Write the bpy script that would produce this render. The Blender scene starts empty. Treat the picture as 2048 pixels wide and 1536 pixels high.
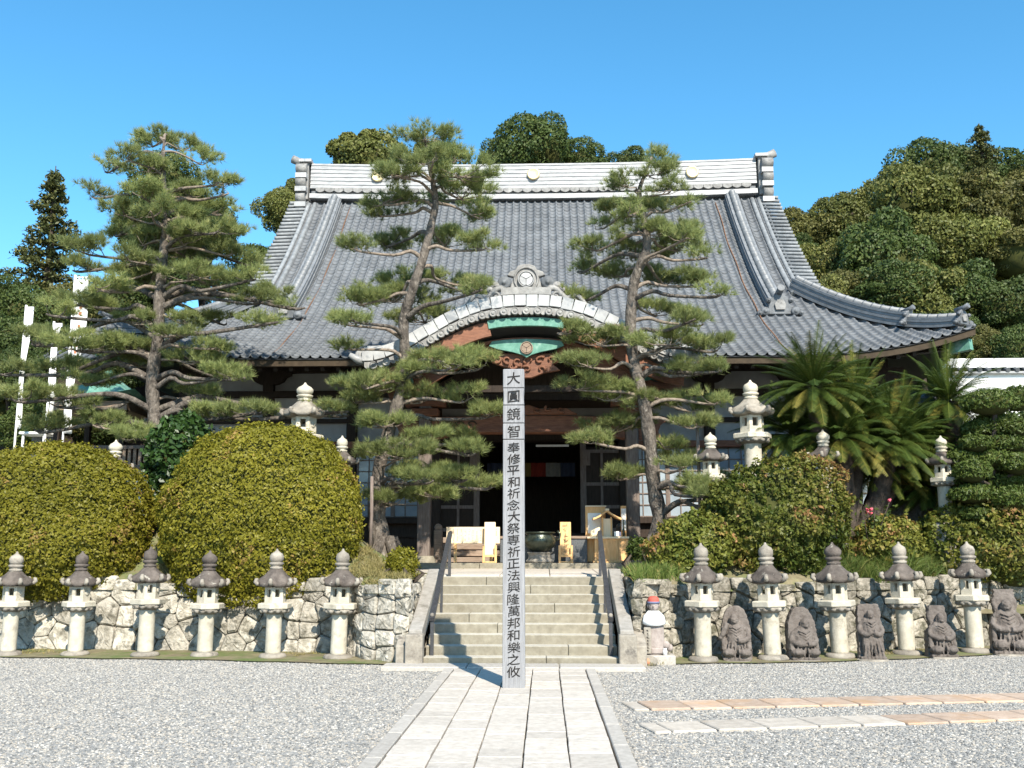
import bpy, bmesh, math, random
import numpy as np
from mathutils import Vector, Matrix

R = math.radians
random.seed(11)
rng = np.random.default_rng(11)
scene = bpy.context.scene
COL = scene.collection

# ------------------------------------------------------------------ camera, sky, sun, exposure
cd = bpy.data.cameras.new('camera')
cam = bpy.data.objects.new('camera', cd)
COL.objects.link(cam)
cd.sensor_width = 36.0
cd.lens = 36.0 * 2000 / 2048
cd.clip_start = 0.1
cd.clip_end = 3000
cam.location = (0.36, 0.0, 1.6)
cam.rotation_euler = (R(90 + 9.7), 0, R(1.87))
scene.camera = cam

SUN_EL, SUN_AZ_X, SUN_AZ_Y = R(40), 0.32, -0.947      # direction towards the sun
wd = bpy.data.worlds.new('World')
scene.world = wd
wd.use_nodes = True
wn = wd.node_tree
wn.nodes.clear()
sky = wn.nodes.new('ShaderNodeTexSky')
sky.sky_type = 'NISHITA'
sky.sun_disc = False
sky.sun_elevation = SUN_EL
sky.sun_rotation = math.atan2(SUN_AZ_X, SUN_AZ_Y)
sky.altitude = 0
sky.air_density = 1.0
sky.dust_density = 0.3
sky.ozone_density = 4.0
bg = wn.nodes.new('ShaderNodeBackground')
bg.inputs['Strength'].default_value = 0.14
wo = wn.nodes.new('ShaderNodeOutputWorld')
hsv = wn.nodes.new('ShaderNodeHueSaturation')
hsv.inputs['Saturation'].default_value = 1.22
hsv.inputs['Hue'].default_value = 0.485
wn.links.new(sky.outputs[0], hsv.inputs['Color'])
wn.links.new(hsv.outputs[0], bg.inputs[0])
wn.links.new(bg.outputs[0], wo.inputs[0])

sl = bpy.data.lights.new('sun', 'SUN')
sl.energy = 5.0
sl.angle = R(0.5)
sl.color = (1.0, 0.925, 0.80)
sun = bpy.data.objects.new('sun', sl)
COL.objects.link(sun)
sun.location = (10, -20, 30)
sdir = Vector((SUN_AZ_X * math.cos(SUN_EL), SUN_AZ_Y * math.cos(SUN_EL), math.sin(SUN_EL)))
sun.rotation_euler = sdir.to_track_quat('Z', 'Y').to_euler()

vs = scene.view_settings
vs.view_transform = 'Standard'
vs.look = 'None'
vs.gamma = 1.0
vs.exposure = 0.92
vs.use_curve_mapping = False

# ------------------------------------------------------------------ helpers
def link(o, parent=None):
    COL.objects.link(o)
    if parent is not None:
        o.parent = parent
    return o

def tag(o, label=None, cat=None, group=None, kind=None):
    if label: o['label'] = label
    if cat: o['category'] = cat
    if group: o['group'] = group
    if kind: o['kind'] = kind
    return o

def empty(name, loc=(0, 0, 0), rz=0.0, label=None, cat=None, group=None):
    o = bpy.data.objects.new(name, None)
    o.empty_display_size = 0.2
    o.location = loc
    o.rotation_euler = (0, 0, rz)
    COL.objects.link(o)
    return tag(o, label, cat, group)

def kids(o):
    return [c for c in bpy.data.objects if c.parent == o]

def copy_tree(o, parent=None):
    c = o.copy()
    COL.objects.link(c)
    if parent is not None:
        c.parent = parent
    for ch in list(o.children):
        copy_tree(ch, c)
    return c

def mesh_np(name, V, F, tint=None, smooth=False):
    """V (n,3) array, F (m,k) int array with constant k."""
    me = bpy.data.meshes.new(name)
    V = np.asarray(V, dtype=np.float32)
    F = np.asarray(F, dtype=np.int32)
    m, k = F.shape
    me.vertices.add(len(V))
    me.vertices.foreach_set('co', V.ravel())
    me.loops.add(m * k)
    me.loops.foreach_set('vertex_index', F.ravel())
    me.polygons.add(m)
    me.polygons.foreach_set('loop_start', np.arange(0, m * k, k, dtype=np.int32))
    me.polygons.foreach_set('loop_total', np.full(m, k, dtype=np.int32))
    if smooth:
        me.polygons.foreach_set('use_smooth', np.ones(m, dtype=bool))
    if tint is not None:
        a = me.attributes.new('tint', 'FLOAT', 'POINT')
        a.data.foreach_set('value', np.asarray(tint, dtype=np.float32))
    me.update(calc_edges=True)
    return me

def obj_me(name, me, mat=None, parent=None):
    if mat is not None and not me.materials:
        me.materials.append(mat)
    return link(bpy.data.objects.new(name, me), parent)

class MB:
    def __init__(self):
        self.v, self.f, self.s = [], [], []
    def add(self, vs_, fs, smooth=False):
        b = len(self.v)
        self.v += [tuple(p) for p in vs_]
        for q in fs:
            self.f.append(tuple(i + b for i in q))
            self.s.append(smooth)
        return self
    def box(self, x0, x1, y0, y1, z0, z1, M=None):
        vv = [(x, y, z) for x in (x0, x1) for y in (y0, y1) for z in (z0, z1)]
        if M is not None:
            vv = [M @ Vector(p) for p in vv]
        return self.add(vv, [(0, 1, 3, 2), (4, 6, 7, 5), (0, 4, 5, 1), (2, 3, 7, 6), (0, 2, 6, 4), (1, 5, 7, 3)])
    def bar(self, a, b, w, h):
        a, b = Vector(a), Vector(b)
        d = (b - a)
        L = d.length
        M = Matrix.Translation(a) @ d.to_track_quat('Y', 'Z').to_matrix().to_4x4()
        return self.box(-w / 2, w / 2, 0, L, -h / 2, h / 2, M)
    def tube(self, pts, rad, n=8, cap=True, smooth=True):
        pts = [Vector(p) for p in pts]
        if not hasattr(rad, '__len__'):
            rad = [rad] * len(pts)
        vv, ff = [], []
        u = None
        for i, p in enumerate(pts):
            t = (pts[min(i + 1, len(pts) - 1)] - pts[max(i - 1, 0)])
            t = t.normalized() if t.length > 1e-9 else Vector((0, 0, 1))
            if u is None:
                u = t.orthogonal().normalized()
            else:
                u = (u - t * u.dot(t))
                u = u.normalized() if u.length > 1e-6 else t.orthogonal().normalized()
            w = t.cross(u)
            for k in range(n):
                a = 2 * math.pi * k / n
                vv.append(p + (u * math.cos(a) + w * math.sin(a)) * rad[i])
        for i in range(len(pts) - 1):
            for k in range(n):
                k2 = (k + 1) % n
                ff.append((i * n + k, i * n + k2, (i + 1) * n + k2, (i + 1) * n + k))
        self.add(vv, ff, smooth)
        if cap:
            b = len(self.v) - len(vv)
            self.f.append(tuple(b + k for k in reversed(range(n)))); self.s.append(False)
            self.f.append(tuple(b + (len(pts) - 1) * n + k for k in range(n))); self.s.append(False)
        return self
    def lathe(self, prof, n=16, M=None, smooth=True, rot=0.0, corner=None):
        """prof: (r, z) list; corner(k, i) may return a z offset."""
        vv, ff = [], []
        for i, (r, z) in enumerate(prof):
            for k in range(n):
                a = 2 * math.pi * k / n + rot
                dz = corner(k, i) if corner else 0
                p = Vector((r * math.cos(a), r * math.sin(a), z + dz))
                vv.append(M @ p if M is not None else p)
        for i in range(len(prof) - 1):
            for k in range(n):
                k2 = (k + 1) % n
                ff.append((i * n + k, i * n + k2, (i + 1) * n + k2, (i + 1) * n + k))
        ff.append(tuple(reversed(range(n))))
        ff.append(tuple((len(prof) - 1) * n + k for k in range(n)))
        return self.add(vv, ff, smooth)
    def prism(self, poly, y0, y1, M=None):
        """poly in (x, z), counter-clockwise seen from -Y; extruded from y0 (front) to y1."""
        n = len(poly)
        vv = [(x, y0, z) for x, z in poly] + [(x, y1, z) for x, z in poly]
        if M is not None:
            vv = [M @ Vector(p) for p in vv]
        ff = [tuple(range(n)), tuple(reversed(range(n, 2 * n)))]
        ff += [(i, i + n, (i + 1) % n + n, (i + 1) % n) for i in range(n)]
        return self.add(vv, ff)
    def ball(self, c, r, n=10, m=6, sc=(1, 1, 1), smooth=True):
        prof = [(max(1e-4, r * math.sin(math.pi * j / m)), -r * math.cos(math.pi * j / m)) for j in range(m + 1)]
        M = Matrix.Translation(c) @ Matrix.Diagonal((*sc, 1))
        return self.lathe(prof, n, M, smooth)
    def mesh(self, name, mat=None):
        me = bpy.data.meshes.new(name)
        me.from_pydata([tuple(p) for p in self.v], [], self.f)
        me.polygons.foreach_set('use_smooth', self.s)
        me.update()
        if mat is not None:
            me.materials.append(mat)
        return me
    def build(self, name, mat=None, parent=None, bevel=0, seg=1):
        o = obj_me(name, self.mesh(name, mat), None, parent)
        if bevel:
            md = o.modifiers.new('bevel', 'BEVEL')
            md.width = bevel
            md.segments = seg
            md.limit_method = 'ANGLE'
            md.angle_limit = R(40)
        return o

def bevel_mesh(me, w, seg=1):
    bm = bmesh.new()
    bm.from_mesh(me)
    bmesh.ops.bevel(bm, geom=list(bm.edges), offset=w, segments=seg, affect='EDGES', profile=0.6)
    bm.to_mesh(me)
    bm.free()
    return me

def vnoise(P, scale=1.0, seed=0):
    """cheap value noise, P (n,3) -> (n,) in -1..1"""
    P = np.asarray(P, dtype=np.float64) * scale + seed * 17.31
    i = np.floor(P).astype(np.int64)
    f = P - i
    f = f * f * (3 - 2 * f)
    def h(a, b, c):
        n = (a * 374761393 + b * 668265263 + c * 2147483647 + seed * 97) & 0x7fffffff
        n = (n ^ (n >> 13)) * 1274126177 & 0x7fffffff
        return ((n ^ (n >> 16)) & 0xffff) / 32767.5 - 1
    out = 0
    for dx in (0, 1):
        for dy in (0, 1):
            for dz in (0, 1):
                w = (f[:, 0] if dx else 1 - f[:, 0]) * (f[:, 1] if dy else 1 - f[:, 1]) * (f[:, 2] if dz else 1 - f[:, 2])
                out = out + w * h(i[:, 0] + dx, i[:, 1] + dy, i[:, 2] + dz)
    return out

# ------------------------------------------------------------------ materials
MAT = {}
def new_mat(name):
    m = bpy.data.materials.new(name)
    m.use_nodes = True
    nt = m.node_tree
    nt.nodes.clear()
    out = nt.nodes.new('ShaderNodeOutputMaterial')
    MAT[name] = m
    return m, nt, out

def nd(nt, t, **kw):
    n = nt.nodes.new(t)
    for k, v in kw.items():
        setattr(n, k, v)
    return n

def surf(name, c1, c2, scale=6, rough=0.85, bump=0.3, bscale=40, c3=None, c3scale=2.0, c3lo=0.55, c3hi=0.68, rndv=0.0, spec=0.3, metal=0.0, stretch=None, bdist=0.01, crack=0):
    m, nt, out = new_mat(name)
    L = nt.links.new
    p = nd(nt, 'ShaderNodeBsdfPrincipled')
    tc = nd(nt, 'ShaderNodeTexCoord')
    mp = nd(nt, 'ShaderNodeMapping')
    if stretch: mp.inputs['Scale'].default_value = stretch
    gn = nd(nt, 'ShaderNodeNewGeometry')
    oi = nd(nt, 'ShaderNodeObjectInfo')
    ad = nd(nt, 'ShaderNodeVectorMath', operation='ADD')
    mu = nd(nt, 'ShaderNodeMath', operation='MULTIPLY')
    mu.inputs[1].default_value = 37.0
    L(oi.outputs['Random'], mu.inputs[0])
    L(tc.outputs['Object'], ad.inputs[0])
    L(mu.outputs[0], ad.inputs[1])
    L(ad.outputs[0], mp.inputs[0])
    n1 = nd(nt, 'ShaderNodeTexNoise')
    n1.inputs['Scale'].default_value = scale
    n1.inputs['Detail'].default_value = 6
    n1.inputs['Roughness'].default_value = 0.65
    L(mp.outputs[0], n1.inputs['Vector'])
    r1 = nd(nt, 'ShaderNodeValToRGB')
    r1.color_ramp.elements[0].position = 0.32
    r1.color_ramp.elements[1].position = 0.68
    r1.color_ramp.elements[0].color = (*c1, 1)
    r1.color_ramp.elements[1].color = (*c2, 1)
    L(n1.outputs['Fac'], r1.inputs[0])
    col = r1.outputs[0]
    if c3:
        n3 = nd(nt, 'ShaderNodeTexNoise')
        n3.inputs['Scale'].default_value = c3scale
        n3.inputs['Detail'].default_value = 8
        n3.inputs['Roughness'].default_value = 0.7
        L(mp.outputs[0], n3.inputs['Vector'])
        mr = nd(nt, 'ShaderNodeMapRange')
        mr.inputs['From Min'].default_value = c3lo
        mr.inputs['From Max'].default_value = c3hi
        L(n3.outputs['Fac'], mr.inputs['Value'])
        mx = nd(nt, 'ShaderNodeMix', data_type='RGBA')
        L(mr.outputs[0], mx.inputs['Factor'])
        L(col, mx.inputs['A'])
        mx.inputs['B'].default_value = (*c3, 1)
        col = mx.outputs['Result']
    if rndv:
        hs = nd(nt, 'ShaderNodeHueSaturation')
        mr2 = nd(nt, 'ShaderNodeMapRange')
        mr2.inputs['To Min'].default_value = 1 - rndv
        mr2.inputs['To Max'].default_value = 1 + rndv
        L(oi.outputs['Random'], mr2.inputs['Value'])
        L(mr2.outputs[0], hs.inputs['Value'])
        L(col, hs.inputs['Color'])
        col = hs.outputs[0]
    L(col, p.inputs['Base Color'])
    p.inputs['Roughness'].default_value = rough
    p.inputs['Metallic'].default_value = metal
    p.inputs['Specular IOR Level'].default_value = spec
    if bump:
        nb = nd(nt, 'ShaderNodeTexNoise')
        nb.inputs['Scale'].default_value = bscale
        nb.inputs['Detail'].default_value = 5
        L(mp.outputs[0], nb.inputs['Vector'])
        bp = nd(nt, 'ShaderNodeBump')
        bp.inputs['Strength'].default_value = bump
        bp.inputs['Distance'].default_value = bdist
        L(nb.outputs['Fac'], bp.inputs['Height'])
        L(bp.outputs[0], p.inputs['Normal'])
    L(p.outputs[0], out.inputs[0])
    return m

def leafmat(name, ca, cb, cc=None, trans=0.3, rough=0.55, spec=0.25, patch=None):
    """colour runs from ca to cb (to cc) along the per-leaf 'tint' value"""
    m, nt, out = new_mat(name)
    L = nt.links.new
    at = nd(nt, 'ShaderNodeAttribute', attribute_name='tint')
    rp = nd(nt, 'ShaderNodeValToRGB')
    e = rp.color_ramp.elements
    e[0].color = (*ca, 1); e[1].color = (*cb, 1)
    if cc:
        e[1].position = 0.72
        x = e.new(1.0); x.color = (*cc, 1)
    L(at.outputs['Fac'], rp.inputs[0])
    col = rp.outputs[0]
    oi = nd(nt, 'ShaderNodeObjectInfo')
    hs = nd(nt, 'ShaderNodeHueSaturation')
    mr = nd(nt, 'ShaderNodeMapRange')
    mr.inputs['To Min'].default_value = 0.82
    mr.inputs['To Max'].default_value = 1.18
    L(oi.outputs['Random'], mr.inputs['Value'])
    L(mr.outputs[0], hs.inputs['Value'])
    L(col, hs.inputs['Color'])
    p = nd(nt, 'ShaderNodeBsdfPrincipled')
    p.inputs['Roughness'].default_value = rough
    p.inputs['Specular IOR Level'].default_value = spec
    L(hs.outputs[0], p.inputs['Base Color'])
    if trans:
        tr = nd(nt, 'ShaderNodeBsdfTranslucent')
        L(hs.outputs[0], tr.inputs['Color'])
        mx = nd(nt, 'ShaderNodeMixShader')
        mx.inputs[0].default_value = trans
        L(p.outputs[0], mx.inputs[1])
        L(tr.outputs[0], mx.inputs[2])
        L(mx.outputs[0], out.inputs[0])
    else:
        L(p.outputs[0], out.inputs[0])
    return m

surf('gravel_bed', (.20, .20, .19), (.36, .35, .33), 60, .95, .6, 150)
surf('soil', (.12, .10, .06), (.22, .19, .11), 5, .95, .6, 60, c3=(.10, .13, .04), c3scale=1.5, c3lo=.45, c3hi=.6)
surf('forest_floor', (.02, .03, .012), (.05, .06, .02), 2, .95, .5, 10)
surf('path_stone', (.39, .35, .30), (.53, .485, .425), 14, .8, .35, 90, rndv=.10, c3=(.27, .25, .22), c3scale=5, c3lo=.56, c3hi=.78)
surf('kerb_stone', (.32, .295, .26), (.45, .42, .375), 20, .8, .35, 120, rndv=.08)
surf('strip_stone', (.34, .25, .185), (.48, .37, .285), 9, .8, .35, 90, rndv=.14, c3=(.46, .27, .13), c3scale=1.6, c3lo=.5, c3hi=.75)
surf('strip_pale', (.36, .32, .27), (.50, .45, .385), 9, .8, .35, 90, rndv=.12, c3=(.35, .28, .2), c3scale=3, c3lo=.55, c3hi=.8)
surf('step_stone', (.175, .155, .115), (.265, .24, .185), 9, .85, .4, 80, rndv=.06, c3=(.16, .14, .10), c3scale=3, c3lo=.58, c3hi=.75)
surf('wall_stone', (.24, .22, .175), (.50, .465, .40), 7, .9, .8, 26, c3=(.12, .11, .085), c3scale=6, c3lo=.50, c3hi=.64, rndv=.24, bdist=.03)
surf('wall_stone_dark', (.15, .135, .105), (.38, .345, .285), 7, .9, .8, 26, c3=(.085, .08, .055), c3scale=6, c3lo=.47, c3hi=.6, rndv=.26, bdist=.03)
surf('mortar', (.11, .10, .08), (.20, .18, .14), 6, .95, .5, 40)
surf('lantern_pale', (.38, .345, .27), (.53, .49, .40), 8, .88, .5, 60, rndv=.10, c3=(.20, .175, .135), c3scale=5, c3lo=.54, c3hi=.74)
surf('lantern_dark', (.052, .043, .037), (.135, .114, .098), 7, .92, .7, 45, rndv=.15, c3=(.42, .40, .34), c3scale=9, c3lo=.60, c3hi=.72)
surf('lantern_mid', (.17, .15, .125), (.33, .30, .25), 7, .9, .6, 50, rndv=.15, c3=(.10, .09, .08), c3scale=5, c3lo=.55, c3hi=.7)
surf('statue_stone', (.085, .070, .060), (.165, .142, .125), 8, .92, .6, 50, rndv=.12, c3=(.30, .28, .25), c3scale=14, c3lo=.64, c3hi=.74)
surf('jizo_stone', (.24, .20, .18), (.38, .33, .30), 10, .9, .5, 50)
surf('roof_tile', (.080, .088, .098), (.14, .151, .163), 1.2, .66, .15, 60, rndv=.16, spec=.5, c3=(.085, .09, .10), c3scale=.6, c3lo=.5, c3hi=.75)
surf('ridge_tile', (.20, .208, .215), (.40, .40, .395), 3, .5, .3, 40, rndv=.10, spec=.5, stretch=(1, 1, 9), c3=(.16, .165, .17), c3scale=5, c3lo=.56, c3hi=.7)
surf('verge_grey', (.14, .15, .155), (.26, .27, .275), 6, .55, .3, 40, rndv=.2)
surf('ridge_grey', (.11, .118, .125), (.19, .20, .21), 6, .5, .3, 40, rndv=.12, spec=.5)
surf('verge_tile', (.27, .27, .27), (.42, .42, .41), 5, .45, .2, 40, rndv=.15, spec=.5, c3=(.22, .23, .24), c3scale=2.5, c3lo=.55, c3hi=.62)
surf('ornament_tile', (.15, .145, .14), (.30, .295, .28), 7, .6, .5, 40, rndv=.12, c3=(.09, .09, .085), c3scale=6, c3lo=.55, c3hi=.7)
surf('ornament_dark', (.07, .075, .08), (.16, .17, .18), 7, .55, .5, 40, rndv=.12)
surf('gold', (.62, .50, .26), (.75, .62, .36), 20, .45, .1, 40, metal=.35)
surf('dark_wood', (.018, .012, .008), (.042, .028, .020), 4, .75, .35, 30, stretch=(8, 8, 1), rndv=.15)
surf('grey_wood', (.12, .09, .075), (.22, .18, .155), 5, .85, .5, 30, stretch=(9, 9, 1), rndv=.1)
surf('porch_wood', (.12, .048, .026), (.23, .10, .056), 4, .6, .4, 30, stretch=(1.5, 1.5, 8), rndv=.1)
surf('fascia_wood', (.03, .02, .011), (.06, .042, .024), 6, .8, .3, 40)
surf('step_wood', (.20, .145, .105), (.34, .26, .20), 5, .8, .4, 30, stretch=(1, 9, 9), rndv=.1)
surf('new_wood', (.58, .33, .13), (.76, .48, .23), 5, .6, .2, 40, stretch=(8, 8, 1), rndv=.06)
surf('pale_wood', (.70, .55, .36), (.82, .68, .48), 5, .6, .2, 40, stretch=(8, 8, 1), rndv=.05)
surf('paper', (.78, .77, .72), (.84, .83, .8), 5, .7, 0)
surf('ink', (.008, .007, .007), (.022, .02, .018), 30, .8, .2, 60)
surf('faded_ink', (.22, .16, .10), (.34, .26, .16), 30, .8, 0)
surf('plaster', (.27, .265, .26), (.36, .355, .35), 3, .9, .15, 60)  # tone darkened to hold the deep shade under the eaves
surf('stringer_stone', (.22, .205, .18), (.33, .31, .28), 10, .85, .4, 80, c3=(.13, .12, .10), c3scale=4, c3lo=.55, c3hi=.72)
surf('white_plaster', (.74, .74, .72), (.82, .82, .8), 3, .9, .15, 60)
surf('window_glass', (.22, .27, .31), (.32, .37, .41), 1.5, .12, 0, spec=.6)
surf('copper', (.07, .19, .145), (.15, .31, .245), 8, .75, .3, 50, c3=(.26, .38, .32), c3scale=4, c3lo=.55, c3hi=.7)
surf('bronze', (.035, .045, .035), (.075, .085, .06), 8, .3, .25, 40, metal=.6, spec=.6)
surf('iron', (.04, .04, .042), (.075, .075, .08), 20, .5, .2, 60, metal=.4, spec=.5)
surf('dark_granite', (.055, .06, .065), (.12, .125, .13), 40, .45, .1, 80, spec=.4)
surf('post_wood', (.19, .19, .197), (.31, .31, .317), 5, .85, .5, 30, stretch=(16, 16, .7), c3=(.17, .165, .16), c3scale=3, c3lo=.55, c3hi=.8)
surf('bark', (.030, .024, .020), (.17, .145, .12), 9, .95, 1.0, 22, stretch=(1, 1, .55), bdist=.05, c3=(.30, .265, .225), c3scale=13, c3lo=.56, c3hi=.7)
surf('bark_light', (.10, .078, .06), (.29, .235, .185), 14, .95, .8, 30, bdist=.02)
surf('bark_dark', (.035, .028, .022), (.09, .07, .055), 8, .95, .8, 25, bdist=.03)
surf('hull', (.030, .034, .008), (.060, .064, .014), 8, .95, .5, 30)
surf('cloth_white', (.72, .72, .71), (.80, .80, .79), 3, .8, .1, 60)
surf('curtain_red', (.16, .02, .012), (.2, .03, .02), 10, .9, 0)  # all curtain colours are darkened to carry the dim interior
surf('curtain_ochre', (.14, .10, .03), (.18, .13, .04), 10, .9, 0)
surf('curtain_blue', (.03, .04, .07), (.04, .05, .09), 10, .9, 0)
surf('curtain_pale', (.16, .16, .15), (.2, .2, .19), 10, .9, 0)
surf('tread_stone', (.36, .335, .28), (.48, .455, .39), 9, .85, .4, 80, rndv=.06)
surf('cloth_red', (.36, .07, .05), (.46, .11, .08), 10, .8, .1, 60)
surf('cloth_yellow', (.50, .34, .05), (.58, .40, .08), 10, .8, .1, 60)
surf('cloth_blue', (.12, .13, .22), (.16, .18, .27), 10, .8, .1, 60)
surf('flag_print', (.55, .16, .08), (.68, .28, .18), 12, .8, 0)
surf('rust', (.12, .06, .03), (.19, .10, .06), 10, .9, .3, 40)
surf('rock', (.10, .10, .10), (.27, .27, .27), 4, .9, 1.0, 14, bdist=.05, c3=(.42, .42, .41), c3scale=3, c3lo=.55, c3hi=.68)
surf('rose', (.65, .08, .12), (.80, .16, .22), 10, .6, 0)

leafmat('needles', (.145, .18, .065), (.295, .33, .115), (.43, .41, .18), trans=.48, rough=.5, spec=.3)
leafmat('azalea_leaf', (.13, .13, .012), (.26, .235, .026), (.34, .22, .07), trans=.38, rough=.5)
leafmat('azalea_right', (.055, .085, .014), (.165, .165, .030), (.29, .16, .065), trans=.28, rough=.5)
leafmat('camellia_leaf', (.014, .034, .008), (.035, .072, .014), trans=.1, rough=.42, spec=.3)
leafmat('cycad_leaf', (.018, .042, .008), (.075, .105, .018), (.23, .19, .04), trans=.12, rough=.5, spec=.2)
leafmat('maki_leaf', (.035, .062, .012), (.115, .145, .028), trans=.2, rough=.5)
leafmat('grass_blade', (.050, .095, .020), (.155, .20, .045), (.34, .27, .10), trans=.3)
leafmat('dry_grass', (.16, .15, .05), (.30, .25, .10), (.38, .31, .16), trans=.25)
leafmat('tree_olive', (.060, .078, .018), (.155, .162, .040), (.22, .19, .06), trans=.22)
leafmat('tree_dark', (.025, .048, .012), (.07, .095, .022), (.11, .125, .034), trans=.2)
leafmat('tree_red', (.07, .045, .022), (.15, .085, .045), (.20, .13, .06), trans=.22)
leafmat('tree_yellow', (.070, .085, .018), (.17, .17, .045), (.26, .21, .09), trans=.25)
leafmat('tree_brown', (.058, .064, .018), (.145, .138, .038), (.21, .17, .06), trans=.22)
leafmat('conifer_leaf', (.04, .055, .018), (.11, .115, .035), (.18, .15, .055), trans=.12)

PINE_M_TRUNK=[(-2.69, 19.35, 1.6, 0.23), (-2.89, 19.35, 2.17, 0.18), (-2.9, 19.35, 2.65, 0.15), (-2.84, 19.35, 3.23, 0.12), (-2.68, 19.35, 3.91, 0.12), (-2.48, 19.35, 4.7, 0.12), (-2.41, 19.35, 5.4, 0.11), (-2.45, 19.35, 6.22, 0.1), (-2.26, 19.35, 6.73, 0.1), (-2.04, 19.35, 7.45, 0.09), (-1.93, 19.35, 8.18, 0.08), (-1.84, 19.35, 8.71, 0.07), (-1.93, 19.35, 9.25, 0.05), (-2.0, 19.35, 9.79, 0.03), (-2.06, 19.35, 10.2, 0.02)]
PINE_M_PADS=[(-2.02, 18.99, 9.94, 0.62, 0.17), (-2.4, 18.77, 9.43, 0.53, 0.19), (-1.45, 19.25, 9.61, 0.54, 0.19), (-1.24, 18.86, 9.1, 0.74, 0.15), (-2.47, 18.71, 9.06, 0.52, 0.13), (-2.79, 19.26, 8.71, 0.59, 0.17), (-1.4, 20.11, 9.12, 0.73, 0.16), (-1.01, 19.92, 8.64, 0.47, 0.16), (-2.94, 19.86, 8.64, 0.39, 0.11), (-2.9, 20.34, 8.2, 0.63, 0.18), (-1.71, 20.21, 8.14, 0.62, 0.18), (-3.19, 18.78, 7.57, 0.4, 0.15), (-0.89, 18.95, 7.63, 0.48, 0.15), (-2.58, 20.43, 7.36, 0.57, 0.18), (-1.5, 20.26, 7.31, 0.57, 0.18), (-1.3, 20.45, 7.17, 0.52, 0.15), (-3.3, 19.51, 6.69, 0.52, 0.16), (-2.77, 20.33, 6.99, 0.8, 0.2), (-3.42, 18.89, 6.11, 0.44, 0.14), (-2.11, 20.18, 6.46, 0.68, 0.15), (-3.4, 19.12, 5.66, 0.32, 0.12), (-1.89, 19.5, 5.38, 0.46, 0.21), (-1.01, 19.1, 5.29, 0.45, 0.21), (-2.08, 19.26, 5.13, 0.43, 0.14), (-2.99, 19.13, 4.89, 0.75, 0.19), (-2.09, 19.44, 4.71, 0.44, 0.21), (-1.29, 19.28, 4.69, 0.43, 0.21), (-0.91, 19.59, 4.38, 0.6, 0.16), (-3.26, 19.31, 4.65, 0.54, 0.16), (-2.68, 18.87, 4.09, 0.63, 0.15), (-1.99, 19.1, 3.86, 0.43, 0.19), (-1.29, 19.94, 3.96, 0.45, 0.2), (-2.45, 18.67, 3.5, 0.73, 0.18), (-1.13, 18.68, 3.54, 0.42, 0.13), (-2.44, 19.63, 3.17, 0.6, 0.21), (-1.3, 19.06, 3.12, 0.59, 0.21), (-0.9, 19.48, 2.99, 0.55, 0.18), (-2.59, 19.38, 2.65, 0.6, 0.14), (-1.74, 19.17, 2.78, 0.64, 0.12), (-0.96, 18.2, 6.54, 0.33, 0.12), (-1.8, 18.34, 3.03, 0.4, 0.18), (-3.01, 18.59, 4.82, 0.41, 0.16), (-2.55, 18.65, 9.02, 0.37, 0.12), (-3.12, 18.24, 5.99, 0.31, 0.12), (-1.76, 18.18, 9.11, 0.4, 0.16), (-1.21, 18.66, 5.29, 0.41, 0.18), (-1.49, 18.38, 5.14, 0.4, 0.18)]
PINE_L_TRUNK=[(-7.31, 19.6, 3.61, 0.15), (-7.48, 19.6, 4.26, 0.13), (-7.55, 19.6, 5.07, 0.13), (-7.44, 19.6, 5.9, 0.12), (-7.45, 19.6, 6.73, 0.11), (-7.46, 19.6, 7.58, 0.1), (-7.47, 19.6, 8.44, 0.08), (-7.56, 19.6, 9.09, 0.06), (-7.54, 19.6, 9.64, 0.05), (-7.55, 19.6, 10.14, 0.02)]
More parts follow.
